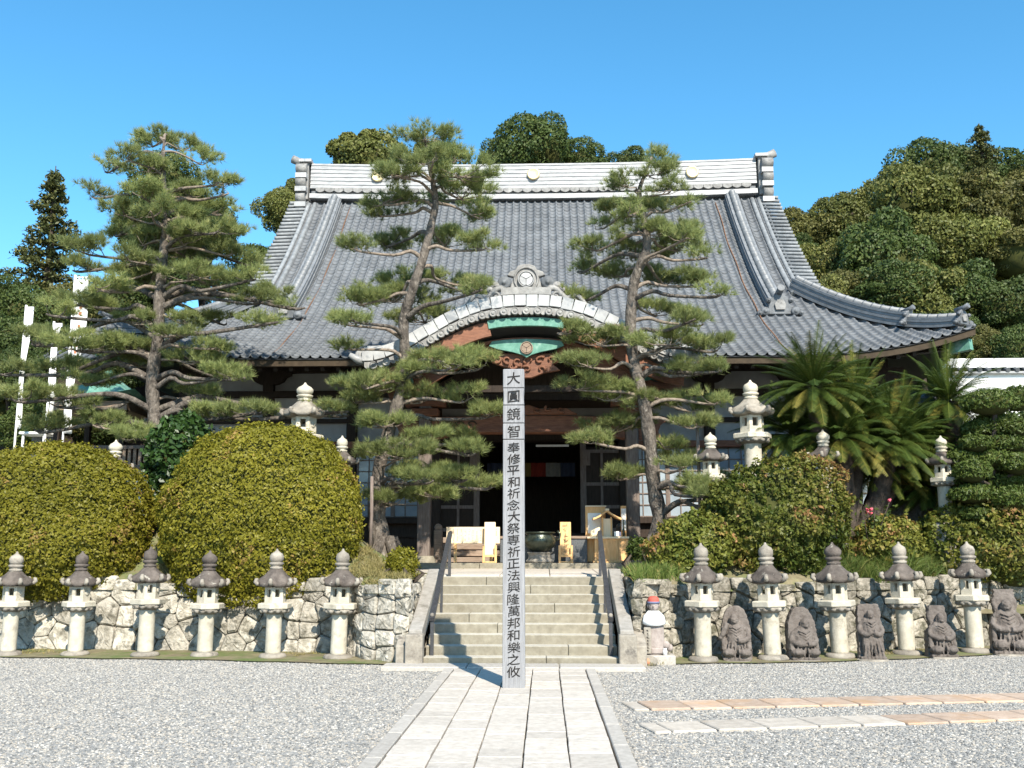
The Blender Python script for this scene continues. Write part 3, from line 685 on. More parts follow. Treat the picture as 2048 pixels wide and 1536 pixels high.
# ------------------------------------------------------------------ retaining walls of fitted stones
def clip(poly, a, b, c):
    out = []
    n = len(poly)
    for i in range(n):
        p, q = poly[i], poly[(i + 1) % n]
        dp, dq = a * p[0] + b * p[1] - c, a * q[0] + b * q[1] - c
        if dp <= 0: out.append(p)
        if dp * dq < 0:
            t = dp / (dp - dq)
            out.append((p[0] + (q[0] - p[0]) * t, p[1] + (q[1] - p[1]) * t))
    return out
def retaining_wall(pts, label, seed, smat='wall_stone'):
    r_ = random.Random(seed)
    P = [Vector((x, y, 0)) for x, y in pts]
    seg = [(P[i + 1] - P[i]).length for i in range(len(P) - 1)]
    tot = sum(seg)
    def at(s, z, depth):
        k = 0
        ss = s
        while k < len(seg) - 1 and ss > seg[k]:
            ss -= seg[k]; k += 1
        d = (P[k + 1] - P[k]).normalized()
        # smooth the normal over the bends
        nr = Vector((d.y, -d.x, 0))
        if nr.y > .05: nr = -nr
        if abs(nr.y) < .05: nr = Vector((-1 if P[0].x > 0 else 1, 0, 0))
        q = P[k] + d * ss
        return q + nr * depth + Vector((0, .09 * z, z))
    root = empty('stone_wall', (P[2].x, P[2].y, 0), 0, label, 'wall', 'retaining walls beside the staircase')
    off = -Vector(root.location)
    m = MB()
    n = 40
    vs_ = [at(tot * i / n, z, -.06) + off for z in (0, 1.16) for i in range(n + 1)]
    top = [at(tot * i / n, 1.16, -.42) + off for i in range(n + 1)]
    m.add(vs_ + top, [(i, i + 1, n + 2 + i, n + 1 + i) for i in range(n)] + [(n + 1 + i, n + 2 + i, 2 * n + 3 + i, 2 * n + 2 + i) for i in range(n)])
    m.build('backing', MAT['mortar'], root)
    H = 1.20
    seeds = []
    s = 0.0
    rows_z = None
    col = 0
    while s < tot + .3:
        w = r_.uniform(.24, .42)
        nz = r_.choice([3, 4, 4, 5]) if s > 3.4 else 5
        jit = .14 if s > 3.4 else .05
        zz = [(j + .5) / nz * H for j in range(nz)]
        o_ = r_.uniform(-.5, .5) * H / nz * (1 if s > 3.4 else .25)
        for z in zz:
            seeds.append((s + w / 2 + r_.uniform(-jit, jit), z + o_ * .6 + r_.uniform(-jit, jit) * .6))
        s += w
    for i, (sx, sz) in enumerate(seeds):
        poly = [(max(0, sx - .5), 0), (min(tot, sx + .5), 0), (min(tot, sx + .5), H + .06 * math.sin(sx * 3.1) + .03 * math.sin(sx * 9)), (max(0, sx - .5), H + .06 * math.sin(sx * 3.1))]
        if sx > tot: continue
        for j, (tx, tz) in enumerate(seeds):
            if i == j or abs(tx - sx) > 1.0: continue
            a, b = tx - sx, tz - sz
            c = (tx * tx + tz * tz - sx * sx - sz * sz) / 2
            poly = clip(poly, a, b, c)
            if len(poly) < 3: break
        if len(poly) < 3: continue
        # subdivide + roughen the outline, round corners
        pp = []
        for q in range(len(poly)):
            p0, p1 = poly[q], poly[(q + 1) % len(poly)]
            L_ = math.hypot(p1[0] - p0[0], p1[1] - p0[1])
            if L_ < .02: continue
            pp.append((p0[0] * .9 + p1[0] * .1, p0[1] * .9 + p1[1] * .1))
            pp.append((p0[0] * .5 + p1[0] * .5 + r_.uniform(-.008, .008), p0[1] * .5 + p1[1] * .5 + r_.uniform(-.008, .008)))
            pp.append((p0[0] * .1 + p1[0] * .9, p0[1] * .1 + p1[1] * .9))
        if len(pp) < 6: continue
        cx = sum(p[0] for p in pp) / len(pp); cz = sum(p[1] for p in pp) / len(pp)
        size = sum(math.hypot(p[0] - cx, p[1] - cz) for p in pp) / len(pp)
        if size < .03: continue
        k1 = max(.5, 1 - .006 / size)
        dep = r_.uniform(.015, .06)
        tx, tz = r_.uniform(-.12, .12), r_.uniform(-.12, .12)
        def ring(k, d, rr=0):
            return [at(cx + (p[0] - cx) * k, cz + (p[1] - cz) * k, d + (tx * (p[0] - cx) + tz * (p[1] - cz)) * (1 if d > 0 else 0) + r_.uniform(-rr, rr)) for p in pp]
        c0 = at(cx, cz, 0)
        n = len(pp)
        vv = ring(k1, -.07) + ring(k1 * .99, dep * .35, .006) + ring(k1 * .84, dep, .008) + ring(k1 * .45, dep * 1.12, .012) + [at(cx, cz, dep * 1.15 + r_.uniform(-.01, .01))]
        ff = []
        for a in range(3):
            ff += [(a * n + q, a * n + (q + 1) % n, (a + 1) * n + (q + 1) % n, (a + 1) * n + q) for q in range(n)]
        ff += [(3 * n + q, 3 * n + (q + 1) % n, 4 * n) for q in range(n)]
        mm = MB().add([Vector(v) - c0 for v in vv], ff, False)
        me = mm.mesh('stone', MAT[smat])
        bm = bmesh.new(); bm.from_mesh(me); bmesh.ops.recalc_face_normals(bm, faces=bm.faces)
        # open back: make sure the front faces the courtyard
        bm.normal_update()
        out_ = at(cx, cz, 1) - at(cx, cz, 0)
        if sum((f.normal.dot(out_) for f in bm.faces)) < 0:
            bmesh.ops.reverse_faces(bm, faces=bm.faces)
        bm.to_mesh(me); bm.free()
        o = obj_me('stone', me, None, root)
        o.location = c0 + off
retaining_wall([(-1.70, 17.6)] + WALL_L, 'fitted rough stone retaining wall below the two dome shrubs', 3)
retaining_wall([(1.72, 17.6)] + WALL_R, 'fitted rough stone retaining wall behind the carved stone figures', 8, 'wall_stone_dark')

# ------------------------------------------------------------------ temple hall
hall = empty('temple_hall', (0, 24.5, 1.3), 0, 'large temple hall with curved grey tiled hip-and-gable roof and arched porch', 'temple')
HO = -Vector(hall.location)
class HM(MB):
    """mesh builder in world coordinates, stored relative to the hall"""
    def build(self, name, mat=None, parent=None, bevel=0, seg=1):
        self.v = [tuple(Vector(p) + HO) for p in self.v]
        return MB.build(self, name, mat, parent if parent is not None else hall, bevel, seg)
def hobj(name, me, mat, parent):      # parent parts sit at the hall's origin
    o = obj_me(name, me, mat, parent)
    return o

EAVE_Y, RIDGE_Y, HIP_Y = 22.0, 31.0, 26.0
EX, VX = 9.95, 7.5
_pc = np.polyfit([22, 23.5, 25, 27, 29, 31], [6.0, 6.72, 7.6, 9.1, 10.95, 13.05], 3)
def prof(y): return np.polyval(_pc, y)
def lift(x, y):
    return 0.62 * np.clip((np.abs(x) - 5.6) / 4.35, 0, 1.1) ** 2.4 * np.clip(1 - (y - 22) / 4.2, 0, 1)
def rz(x, y): return prof(y) + lift(x, y)
def xlim(y): return EX - (y - EAVE_Y) * (EX - VX) / (HIP_Y - EAVE_Y) if y < HIP_Y else VX

# roof sheet (front, sides, back)
m = HM()
ys = np.linspace(EAVE_Y, RIDGE_Y, 31)
nx = 41
for mir in (0, 1):
    vv, ff = [], []
    for y in ys:
        for k in range(nx):
            x = xlim(y) * (-1 + 2 * k / (nx - 1))
            vv.append((x, y if not mir else 62 - y, rz(x, y) - .05))
    for i in range(len(ys) - 1):
        for k in range(nx - 1):
            q = (i * nx + k, i * nx + k + 1, (i + 1) * nx + k + 1, (i + 1) * nx + k)
            ff.append(q if not mir else tuple(reversed(q)))
    m.add(vv, ff, True)
for s in (-1, 1):
    ds = np.linspace(0, HIP_Y - EAVE_Y, 12)
    vv, ff = [], []
    for d in ds:
        x = EX - d * (EX - VX) / (HIP_Y - EAVE_Y)
        for k in range(31):
            y = (22 + d) + (18 - 2 * d) * k / 30
            ly = min(y, 62 - y)
            vv.append((s * x, y, prof(22 + d) + .62 * max(0, min(1.1, (1 - (ly - 22 - d) / 4.35))) ** 2.4 * max(0, 1 - d / 4.2) - .06))
    for i in range(11):
        for k in range(30):
            q = (i * 31 + k, i * 31 + k + 1, (i + 1) * 31 + k + 1, (i + 1) * 31 + k)
            ff.append(q if s > 0 else tuple(reversed(q)))
    m.add(vv, ff, True)
roof = m.build('roof', MAT['roof_tile'])

# tiles on the front slope
TW, TL = .2275, .212
tp = [(-.5, .002), (-.42, -.010), (-.25, -.026), (-.05, -.032), (.14, -.024), (.27, .0), (.35, .030), (.43, .037), (.53, .008)]
tv, tf = [], []
npf = len(tp)
for yy_, lift_ in ((-TL / 2 - .012, .030), (TL / 2 + .012, .006)):
    for x, z in tp: tv.append((x * TW, yy_, z + lift_))
for x, z in tp: tv.append((x * TW, -TL / 2 - .012, z + lift_ - .004))
for k in range(npf - 1):
    tf.append((k, k + 1, npf + k + 1, npf + k))
    tf.append((2 * npf + k, 2 * npf + k + 1, k + 1, k))
tv, tf = np.array(tv), np.array(tf)
# arc length table
ya = np.linspace(EAVE_Y, RIDGE_Y, 400)
za = prof(ya)
sa = np.concatenate([[0], np.cumsum(np.hypot(np.diff(ya), np.diff(za)))])
tiles = []
nrow = int(sa[-1] / TL)
for i in range(nrow):
    y = float(np.interp((i + .5) * TL, sa, ya))
    ncol = int(2 * EX / TW) + 2
    for c in range(-ncol // 2, ncol // 2 + 1):
        x = c * TW
        if abs(x) > xlim(y) - .06: continue
        if y > 30.75: continue
        tiles.append((x, y, i))
def tile_frame(x, y):
    e = .05
    dy = Vector((0, 2 * e, float(rz(x, y + e) - rz(x, y - e)))).normalized()
    dx = Vector((2 * e, 0, float(rz(x + e, y) - rz(x - e, y)))).normalized()
    n = dx.cross(dy).normalized()
    dy2 = n.cross(dx)
    return dx, dy2, n, Vector((x, y, float(rz(x, y))))
# the lowest rows, clear of the porch roof, are single tiles
single = [t for t in tiles if t[2] < 5 and abs(t[0]) > 3.35][:300]
ss = set(single)
tme = mesh_np('tile', tv, tf)
tme.materials.append(MAT['roof_tile'])
for x, y, i in single:
    dx, dy, n, p = tile_frame(x, y)
    o = obj_me('tile', tme, None, roof)
    M = Matrix((dx, dy, n)).transposed().to_4x4()
    M.translation = p + HO
    o.matrix_local = M
rest = [t for t in tiles if t not in ss]
Vs, Fs, Ts = [], [], []
for q, (x, y, i) in enumerate(rest):
    dx, dy, n, p = tile_frame(x, y)
    A = np.array([dx, dy, n])
    j = rng.uniform(-.004, .004, 3)
    Vs.append(tv @ A + np.array(p + HO) + j)
    Fs.append(tf + q * len(tv))
    Ts.append(np.full(len(tv), rng.random()))
o = obj_me('tile_field', mesh_np('tile_field', np.concatenate(Vs), np.concatenate(Fs), np.concatenate(Ts)), MAT['roof_tile'], roof)
o['kind'] = 'stuff'

# eave front: fascia, eave end tiles, soffit and rafters
xs = np.linspace(-EX, EX, 81)
m = HM()
vv = []
for x in xs:
    z = float(rz(x, 22)); vv += [(x, 22.04, z - .055), (x, 22.04, z - .20), (x, 22.16, z - .20), (x, 22.16, z - .055)]
m.add(vv, [(4 * i + a, 4 * i + (a + 1) % 4, 4 * i + 4 + (a + 1) % 4, 4 * i + 4 + a) for i in range(80) for a in range(4)])
m.build('fascia', MAT['fascia_wood'])
m = HM()
for x in np.linspace(-EX + .1, EX - .1, 70):
    pass
vv = []
for x in xs:
    z = float(rz(x, 22)); vv += [(x, 22.15, z - .17), (x * .93, 24.6, 6.62 + .25 * float(lift(x, 22)))]
m.add(vv, [(2 * i, 2 * i + 2, 2 * i + 3, 2 * i + 1) for i in range(80)])
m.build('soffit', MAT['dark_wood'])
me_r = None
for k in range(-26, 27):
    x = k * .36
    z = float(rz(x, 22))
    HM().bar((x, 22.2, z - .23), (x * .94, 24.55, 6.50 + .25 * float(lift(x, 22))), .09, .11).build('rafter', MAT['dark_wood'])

# walls, columns, beams, plaster panels, brackets
WY = 24.5
HM().box(-9.3, 9.3, 21.0, 34, .4, 1.42).build('podium', MAT['step_stone'], None, .02, 2)
for a, b in ((-9.3, -5.2), (-5.2, -1.0), (-1.0, 3.1), (3.1, 9.3)):
    HM().box(a + .004, b - .004, 20.96, 21.35, 1.2, 1.435).build('podium_kerb', MAT['step_stone'], None, .015, 2)
cols = [-8.6, -6.5, -4.4, -2.3, 2.3, 4.4, 6.5, 8.6]
for x in cols:
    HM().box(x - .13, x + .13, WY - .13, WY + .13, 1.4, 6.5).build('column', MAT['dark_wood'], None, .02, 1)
def wbox(name, x0, x1, z0, z1, d0, d1, mat, bev=0):
    return HM().box(x0, x1, WY + d0, WY + d1, z0, z1).build(name, MAT[mat], None, bev)
wbox('head_beam', -8.8, 8.8, 6.08, 6.62, -.11, .11, 'dark_wood', .01)
wbox('beam', -8.75, 8.75, 5.46, 5.62, -.16, .10, 'dark_wood', .01)
wbox('beam', -8.75, 8.75, 4.82, 4.92, -.15, .10, 'dark_wood', .01)
wbox('sill_beam', 2.43, 8.75, 4.19, 4.35, -.17, .10, 'porch_wood', .01)
wbox('sill_beam', -8.75, -2.43, 4.19, 4.35, -.17, .10, 'porch_wood', .01)
wbox('sill_beam', -8.75, -2.4, 2.35, 2.5, -.17, .10, 'dark_wood', .01)
wbox('sill_beam', 2.4, 8.75, 2.35, 2.5, -.17, .10, 'dark_wood', .01)
for a, b in zip(cols[:-1], cols[1:]):
    for z0, z1 in ((5.6, 6.1), (4.9, 5.48), (4.33, 4.84)):
        if a == -2.3 and z0 < 4.9: continue
        wbox('plaster_panel', a + .12, b - .12, z0, z1, .0, .07, 'plaster')
    if a != -2.3:
        wbox('plank_wall', a + .12, b - .12, 1.42, 2.4, .0, .06, 'dark_wood')
        # glazed sliding windows
        n = 2
        for k in range(n):
            x0, x1 = a + .14 + (b - a - .28) * k / n, a + .14 + (b - a - .28) * (k + 1) / n
            w = wbox('window', x0, x1, 2.5, 4.19, -.02, .03, 'window_glass')
            f = HM()
            for xx in (x0 + .025, x1 - .025): f.box(xx - .025, xx + .025, WY - .05, WY - .022, 2.5, 4.19)
            for q in range(1, 3):
                xx = x0 + (x1 - x0) * q / 3; f.box(xx - .012, xx + .012, WY - .045, WY - .022, 2.5, 4.19)
            for q in range(7):
                zz = 2.52 + q * .275; f.box(x0 + .03, x1 - .03, WY - .046, WY - .023, zz - .012, zz + .012)
            f.build('window_frame', MAT['grey_wood'], w)
for x in cols:
    poly = [(-.55, 6.12), (-.55, 6.02), (-.42, 5.96), (-.36, 5.86), (-.24, 5.80), (-.13, 5.78), (-.13, 5.6), (.13, 5.6), (.13, 5.78), (.24, 5.80), (.36, 5.86), (.42, 5.96), (.55, 6.02), (.55, 6.12)]
    HM().prism([(x + a, b) for a, b in poly], WY - .20, WY - .01).build('bracket', MAT['dark_wood'])
# closed body behind the front wall
m = HM()
m.box(-8.7, -8.6, 24.6, 37.4, 1.4, 6.7).box(8.6, 8.7, 24.6, 37.4, 1.4, 6.7).box(-8.6, 8.6, 37.3, 37.4, 1.4, 6.7)
m.build('wall', MAT['dark_wood'])
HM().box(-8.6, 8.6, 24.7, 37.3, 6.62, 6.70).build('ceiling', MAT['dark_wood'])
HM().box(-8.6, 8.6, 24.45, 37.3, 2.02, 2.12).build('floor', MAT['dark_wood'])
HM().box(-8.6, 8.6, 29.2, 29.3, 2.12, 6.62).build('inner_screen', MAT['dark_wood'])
# doorway: side panels, lintel, hanging colours
for s in (-1, 1):
    f = HM()
    f.box(s * 1.75 - .5, s * 1.75 + .5, WY - .05, WY - .01, 2.12, 4.2)
    d = f.build('door', MAT['dark_wood'])
    f = HM()
    for zz in (2.2, 2.75, 3.3, 4.1): f.box(s * 1.75 - .5, s * 1.75 + .5, WY - .075, WY - .052, zz - .04, zz + .04)
    for xx in (-.47, 0, .47): f.box(s * 1.75 + xx - .03, s * 1.75 + xx + .03, WY - .08, WY - .056, 2.14, 4.18)
    f.build('door_rail', MAT['grey_wood'], d)
    HM().box(s * 1.3 - .07, s * 1.3 + .07, WY - .1, WY + .1, 2.12, 4.4).build('door_post', MAT['grey_wood'])
    HM().box(s * 1.38 - .09, s * 1.38 + .09, WY - .13, WY - .105, 3.75, 4.12).build('notice_plate', MAT['grey_wood'])
HM().box(-1.25, 1.25, WY + .3, WY + .36, 4.36, 4.8).build('lintel', MAT['dark_wood'])
HM().box(-2.2, 2.2, WY - .1, WY + .1, 4.36, 4.9).build('transom', MAT['dark_wood'])
for k, c in enumerate(('curtain_blue', 'curtain_pale', 'curtain_ochre', 'curtain_red', 'curtain_pale', 'curtain_blue')):
    x0 = -1.15 + k * .385
    m = HM()
    n = 8
    vv = [(x0 + .38 * i / n, 26.2 + .03 * math.sin(i * 1.4 + k), z) for z in (3.62, 3.98) for i in range(n + 1)]
    vv += [(x, y + .006, z) for x, y, z in vv]
    ff = [(i, i + 1, n + 2 + i, n + 1 + i) for i in range(n)]
    ff += [tuple(reversed([q + 2 * n + 2 for q in f_])) for f_ in ff]
    m.add(vv, ff, True).build('curtain', MAT[c])
HM().box(.15, .95, 24.2, 24.24, 4.19, 4.24).build('lamp_tube', MAT['paper'])
# gable walls and verges
for s in (-1, 1):
    m = HM()
    pl = [(26.2 + 9.6 * k / 12) for k in range(13)]
    vv = [(s * 7.0, y, 8.3) for y in pl] + [(s * 7.0, y, max(8.35, float(prof(min(y, 62 - y))) - .12)) for y in pl]
    vv += [(s * 6.85, y, z) for _, y, z in vv]
    ff = [(k, k + 1, 14 + k, 13 + k) for k in range(12)] + [(26 + k, 39 + k, 40 + k, 27 + k) for k in range(12)]
    m.add(vv, ff).build('gable_wall', MAT['dark_wood'])
    m = HM()
    yb = np.linspace(26.2, 35.8, 40)
    vv = []
    for y in yb:
        z = float(prof(min(y, 62 - y))); vv += [(s * 7.36, y, z - .1), (s * 7.36, y, z - .48), (s * 7.5, y, z - .48), (s * 7.5, y, z - .1)]
    m.add(vv, [(4 * i + a, 4 * i + (a + 1) % 4, 4 * i + 4 + (a + 1) % 4, 4 * i + 4 + a) for i in range(39) for a in range(4)])
    m.build('bargeboard', MAT['grey_wood'])
    # round verge tiles pointing sideways
    s0 = float(np.interp(26.6, ya, sa))
    n = 26
    for k in range(n):
        sv = s0 + (sa[-1] - .3 - s0) * k / (n - 1)
        y = float(np.interp(sv, sa, ya)); z = float(prof(y))
        HM().tube([(s * 7.25, y, z + .06), (s * 7.80, y - .02, z + .035), (s * 7.86, y - .02, z + .03)], [.052, .056, .066], 8).build('verge_tile', MAT['verge_grey'], roof)
    # round rolls running down inside the verge
    for off, rr in ((7.02, .075), (7.22, .065)):
        pts = [(s * off, y, float(prof(y)) + .075) for y in np.linspace(26.1 if off < 7.1 else 26.5, 30.7, 26)]
        HM().tube(pts, rr, 8).build('verge_roll', MAT['verge_grey'], roof)

# stacked ridges
def stacked(name, pts, w, h, courses, mat, cap=.09, up=(0, 0, 1), parent=None, side=None):
    """ridge of stacked flat courses following pts, with a round cap tile"""
    P = [Vector(p) for p in pts]
    m = HM()
    for c in range(courses):
        z0, z1 = h * c / courses, h * (c + 1) / courses - .007
        ww = w * (1 - .12 * c / courses) / 2 + (.02 if c % 2 == 0 else 0)
        vv = []
        for i, p in enumerate(P):
            t = (P[min(i + 1, len(P) - 1)] - P[max(0, i - 1)]).normalized()
            sd = t.cross(Vector((0, 0, 1))).normalized()
            nr = sd.cross(t).normalized()
            if side is not None: nr = Vector((0, 0, 1))
            for a, b in ((-1, z0), (1, z0), (1, z1), (-1, z1)): vv.append(p + sd * a * ww + nr * b)
        n = len(P)
        m.add(vv, [(4 * i + a, 4 * i + (a + 1) % 4, 4 * i + 4 + (a + 1) % 4, 4 * i + 4 + a) for i in range(n - 1) for a in range(4)] + [(3, 2, 1, 0), tuple(4 * (n - 1) + a for a in range(4))])
    o = m.build(name, mat, parent)
    # round cap tiles, one by one
    for i in range(len(P) - 1):
        a, b = P[i], P[i + 1]
        t = (b - a).normalized()
        sd = t.cross(Vector((0, 0, 1))).normalized()
        nr = sd.cross(t).normalized() if side is None else Vector((0, 0, 1))
        q0, q1 = a + nr * (h + .01), b + nr * (h + .01)
        HM().tube([q0, q0 + (q1 - q0) * .12, q0 + (q1 - q0) * .14, q1], [cap * 1.12, cap * 1.12, cap, cap], 8).build('cap_tile', mat, o)
    return o

NR = 58
rpts = [(-7.2 + 14.4 * k / NR, RIDGE_Y, 13.02 + .10 * abs(-1 + 2 * k / NR) ** 2.5) for k in range(NR + 1)]
# ridge foot, wave row, main stack
m = HM()
vv = []
for x, y, z in rpts: vv += [(x, y - .38, z - .14), (x, y + .38, z - .14), (x, y + .36, z + .02), (x, y - .36, z + .02)]
n = len(rpts)
m.add(vv, [(4 * i + a, 4 * i + (a + 1) % 4, 4 * i + 4 + (a + 1) % 4, 4 * i + 4 + a) for i in range(n - 1) for a in range(4)]).build('ridge_foot', MAT['ridge_tile'])
wave = HM()
wv = []
nw = 46
for k in range(nw):
    x = -7.0 + 14.0 * (k + .5) / nw
    zb = 13.06 + .10 * (abs(x) / 7.2) ** 2.5
    mm = HM()
    poly = [(x - .145, zb + .17)] + [(x - .145 + .29 * q / 8, zb + .075 - .06 * math.sin(math.pi * q / 8)) for q in range(9)] + [(x + .145, zb + .17)]
    mm.prism(poly, RIDGE_Y - .40, RIDGE_Y - .30).build('wave_tile', MAT['ornament_tile'])
HM().box(-7.15, 7.15, RIDGE_Y - .30, RIDGE_Y + .30, 13.0, 13.24).build('ridge_core', MAT['ornament_dark'])
main_ridge = stacked('ridge', [(x, y, z + .22) for x, y, z in rpts[::2]], .56, .86, 13, MAT['ridge_tile'], .085, side=1)
for x in (-5.0, 0.05, 5.15):
    M = Matrix.Translation((x, RIDGE_Y - .335, 13.72)) @ Matrix.Rotation(R(90), 4, 'X')
    HM().lathe([(.01, .042), (.15, .04), (.16, .046), (.19, .046), (.205, .02), (.205, -.02)], 20, M).build('gold_crest', MAT['gold'])
# ridge end ornaments
for s in (-1, 1):
    x = s * 7.36
    e = HM()
    e.box(x - .10, x + .10, RIDGE_Y - .34, RIDGE_Y + .34, 12.95, 14.28)
    eo = e.build('ridge_end', MAT['ornament_tile'], None, .02)
    for k, (zc, rr, wd_) in enumerate(((13.98, .17, .30), (13.52, .19, .27), (13.0, .17, .25), (12.62, .15, .22))):
        HM().tube([(x - wd_ * .5 + s * .14, RIDGE_Y - .36, zc), (x + wd_ * .7 + s * .14, RIDGE_Y - .36, zc)], rr, 12).build('scroll', MAT['ornament_tile'], eo)
        if k < 3:
            HM().box(x - .16 + s * .12, x + .20 + s * .12, RIDGE_Y - .56, RIDGE_Y - .32, zc - .36, zc - .20).build('scroll_band', MAT['verge_tile'], eo)
    HM().tube([(x - s * .12, RIDGE_Y, 14.30), (x + s * .30, RIDGE_Y, 14.36), (x + s * .52, RIDGE_Y, 14.46)], [.13, .13, .14], 10).build('top_roll', MAT['ornament_tile'], eo)
    HM().box(x - .2, x + .2, RIDGE_Y - .45, RIDGE_Y + .4, 14.2, 14.29).build('top_plate', MAT['verge_tile'], eo)
    # descending ridge
    yl = np.linspace(30.75, 25.1, 24)
    dr = stacked('descending_ridge', [(s * 6.36, y, float(prof(y)) + .02) for y in yl], .40, .26, 4, MAT['ridge_grey'], .10)
    # corner ridges, two tiers
    hp = [(VX - .45 + (EX - VX + .38) * t, HIP_Y + .35 - (HIP_Y + .35 - 22.1) * t) for t in np.linspace(0, 1, 20)]
    hz = [float(rz(a, max(22, b))) for a, b in hp]
    up_ = [(s * a, b, z + .03) for (a, b), z in zip(hp, hz)]
    stacked('corner_ridge', up_[:14], .34, .34, 5, MAT['ridge_grey'], .085)
    stacked('corner_ridge', up_[13:19], .30, .24, 4, MAT['ridge_grey'], .08)
    # ogre tiles closing the ridges
    def ogre(p, yaw, sc, name='ogre_tile'):
        M = Matrix.Translation(p) @ Matrix.Rotation(yaw, 4, 'Z') @ Matrix.Diagonal((sc, sc, sc, 1))
        g_ = HM()
        poly = [(-.34, -.12), (.34, -.12), (.30, .10), (.24, .30), (.13, .42), (0, .47), (-.13, .42), (-.24, .30), (-.30, .10)]
        g_.prism(poly, -.07, .06, M)
        og = g_.build(name, MAT['ornament_dark'], None, .015)
        for a in (-1, 1):
            for (xx, zz, rr) in ((.40, -.04, .12), (.55, -.09, .075), (.30, .26, .07)):
                MM = M @ Matrix.Translation((a * xx, -.06, zz)) @ Matrix.Rotation(R(90), 4, 'X')
                HM().lathe([(.01, .10), (rr * .35, .10), (rr * .4, .07), (rr * .8, .07), (rr, .04), (rr, -.06)], 12, MM).build('scroll', MAT['ornament_dark'], og)
        k_ = HM()
        k_.prism([(-.12, .0), (.12, .0), (.15, .15), (.08, .27), (-.08, .27), (-.15, .15)], -.13, -.06, M)
        k_.build('face_boss', MAT['ornament_tile'], og)
        q_ = HM()
        q_.tube([M @ Vector((0, .25, .46)), M @ Vector((0, -.10, .50)), M @ Vector((0, -.28, .56))], [.09 * sc, .09 * sc, .10 * sc], 10)
        q_.build('top_roll', MAT['ornament_dark'], og)
    ogre((s * 6.36, 24.98, float(prof(24.98)) + .14), 0, .95)
    ogre((up_[13][0], up_[13][1] - .05, up_[13][2] + .10), s * R(35), .62)
    ogre((up_[18][0] + s * .05, up_[18][1] - .05, up_[18][2] + .10), s * R(35), .62)
    # copper-shod corner hip rafter
    HM().bar((s * 8.0, 24.2, 6.35), (s * 9.75, 22.35, 6.28), .16, .22).build('hip_rafter', MAT['dark_wood'])
    HM().bar((s * 9.55, 22.55, 6.20), (s * 9.90, 22.2, 6.24), .17, .25).build('copper_shoe', MAT['copper'])
    # rusty lightning cable lying on the tiles
    pts = [(s * (5.85 + .02 * math.sin(y * 3)), y, float(rz(5.85, y)) + .045) for y in np.linspace(22.2, 30.6, 40)]
    HM().tube(pts, .016, 6).build('lightning_cable', MAT['rust'])

# ------------------------------------------------------------------ arched porch
PW = 3.35
def kz(x):                       # crown line of the undulating gable
    s = min(1.0, abs(x) / PW)
    return 5.52 + 1.16 * .5 * (1 + math.cos(math.pi * s ** 1.3)) + .05 * s ** 6
def kcurve(n, w=PW, dz=0.0): return [(-w + 2 * w * k / n, kz(-w + 2 * w * k / n) + dz) for k in range(n + 1)]
def band(name, pts, h, y0, y1, mat, parent=None, taper=1.0):
    n = len(pts)
    m = HM()
    vv = []
    for i, (x, z) in enumerate(pts):
        a = pts[max(0, i - 1)]; b = pts[min(n - 1, i + 1)]
        t = Vector((b[0] - a[0], b[1] - a[1])).normalized()
        nx_, nz_ = -t.y, t.x
        hh = h * (1 + (taper - 1) * abs(x) / PW)
        vv += [(x, y0, z), (x - nx_ * hh, y0, z - nz_ * hh), (x - nx_ * hh, y1, z - nz_ * hh), (x, y1, z)]
    m.add(vv, [(4 * i + a, 4 * i + (a + 1) % 4, 4 * i + 4 + (a + 1) % 4, 4 * i + 4 + a) for i in range(n - 1) for a in range(4)] + [(3, 2, 1, 0), tuple(4 * (n - 1) + a for a in range(4))])
    return m.build(name, mat, parent)
proof = band('porch_roof', kcurve(60), .14, 20.05, 26.0, MAT['roof_tile'])
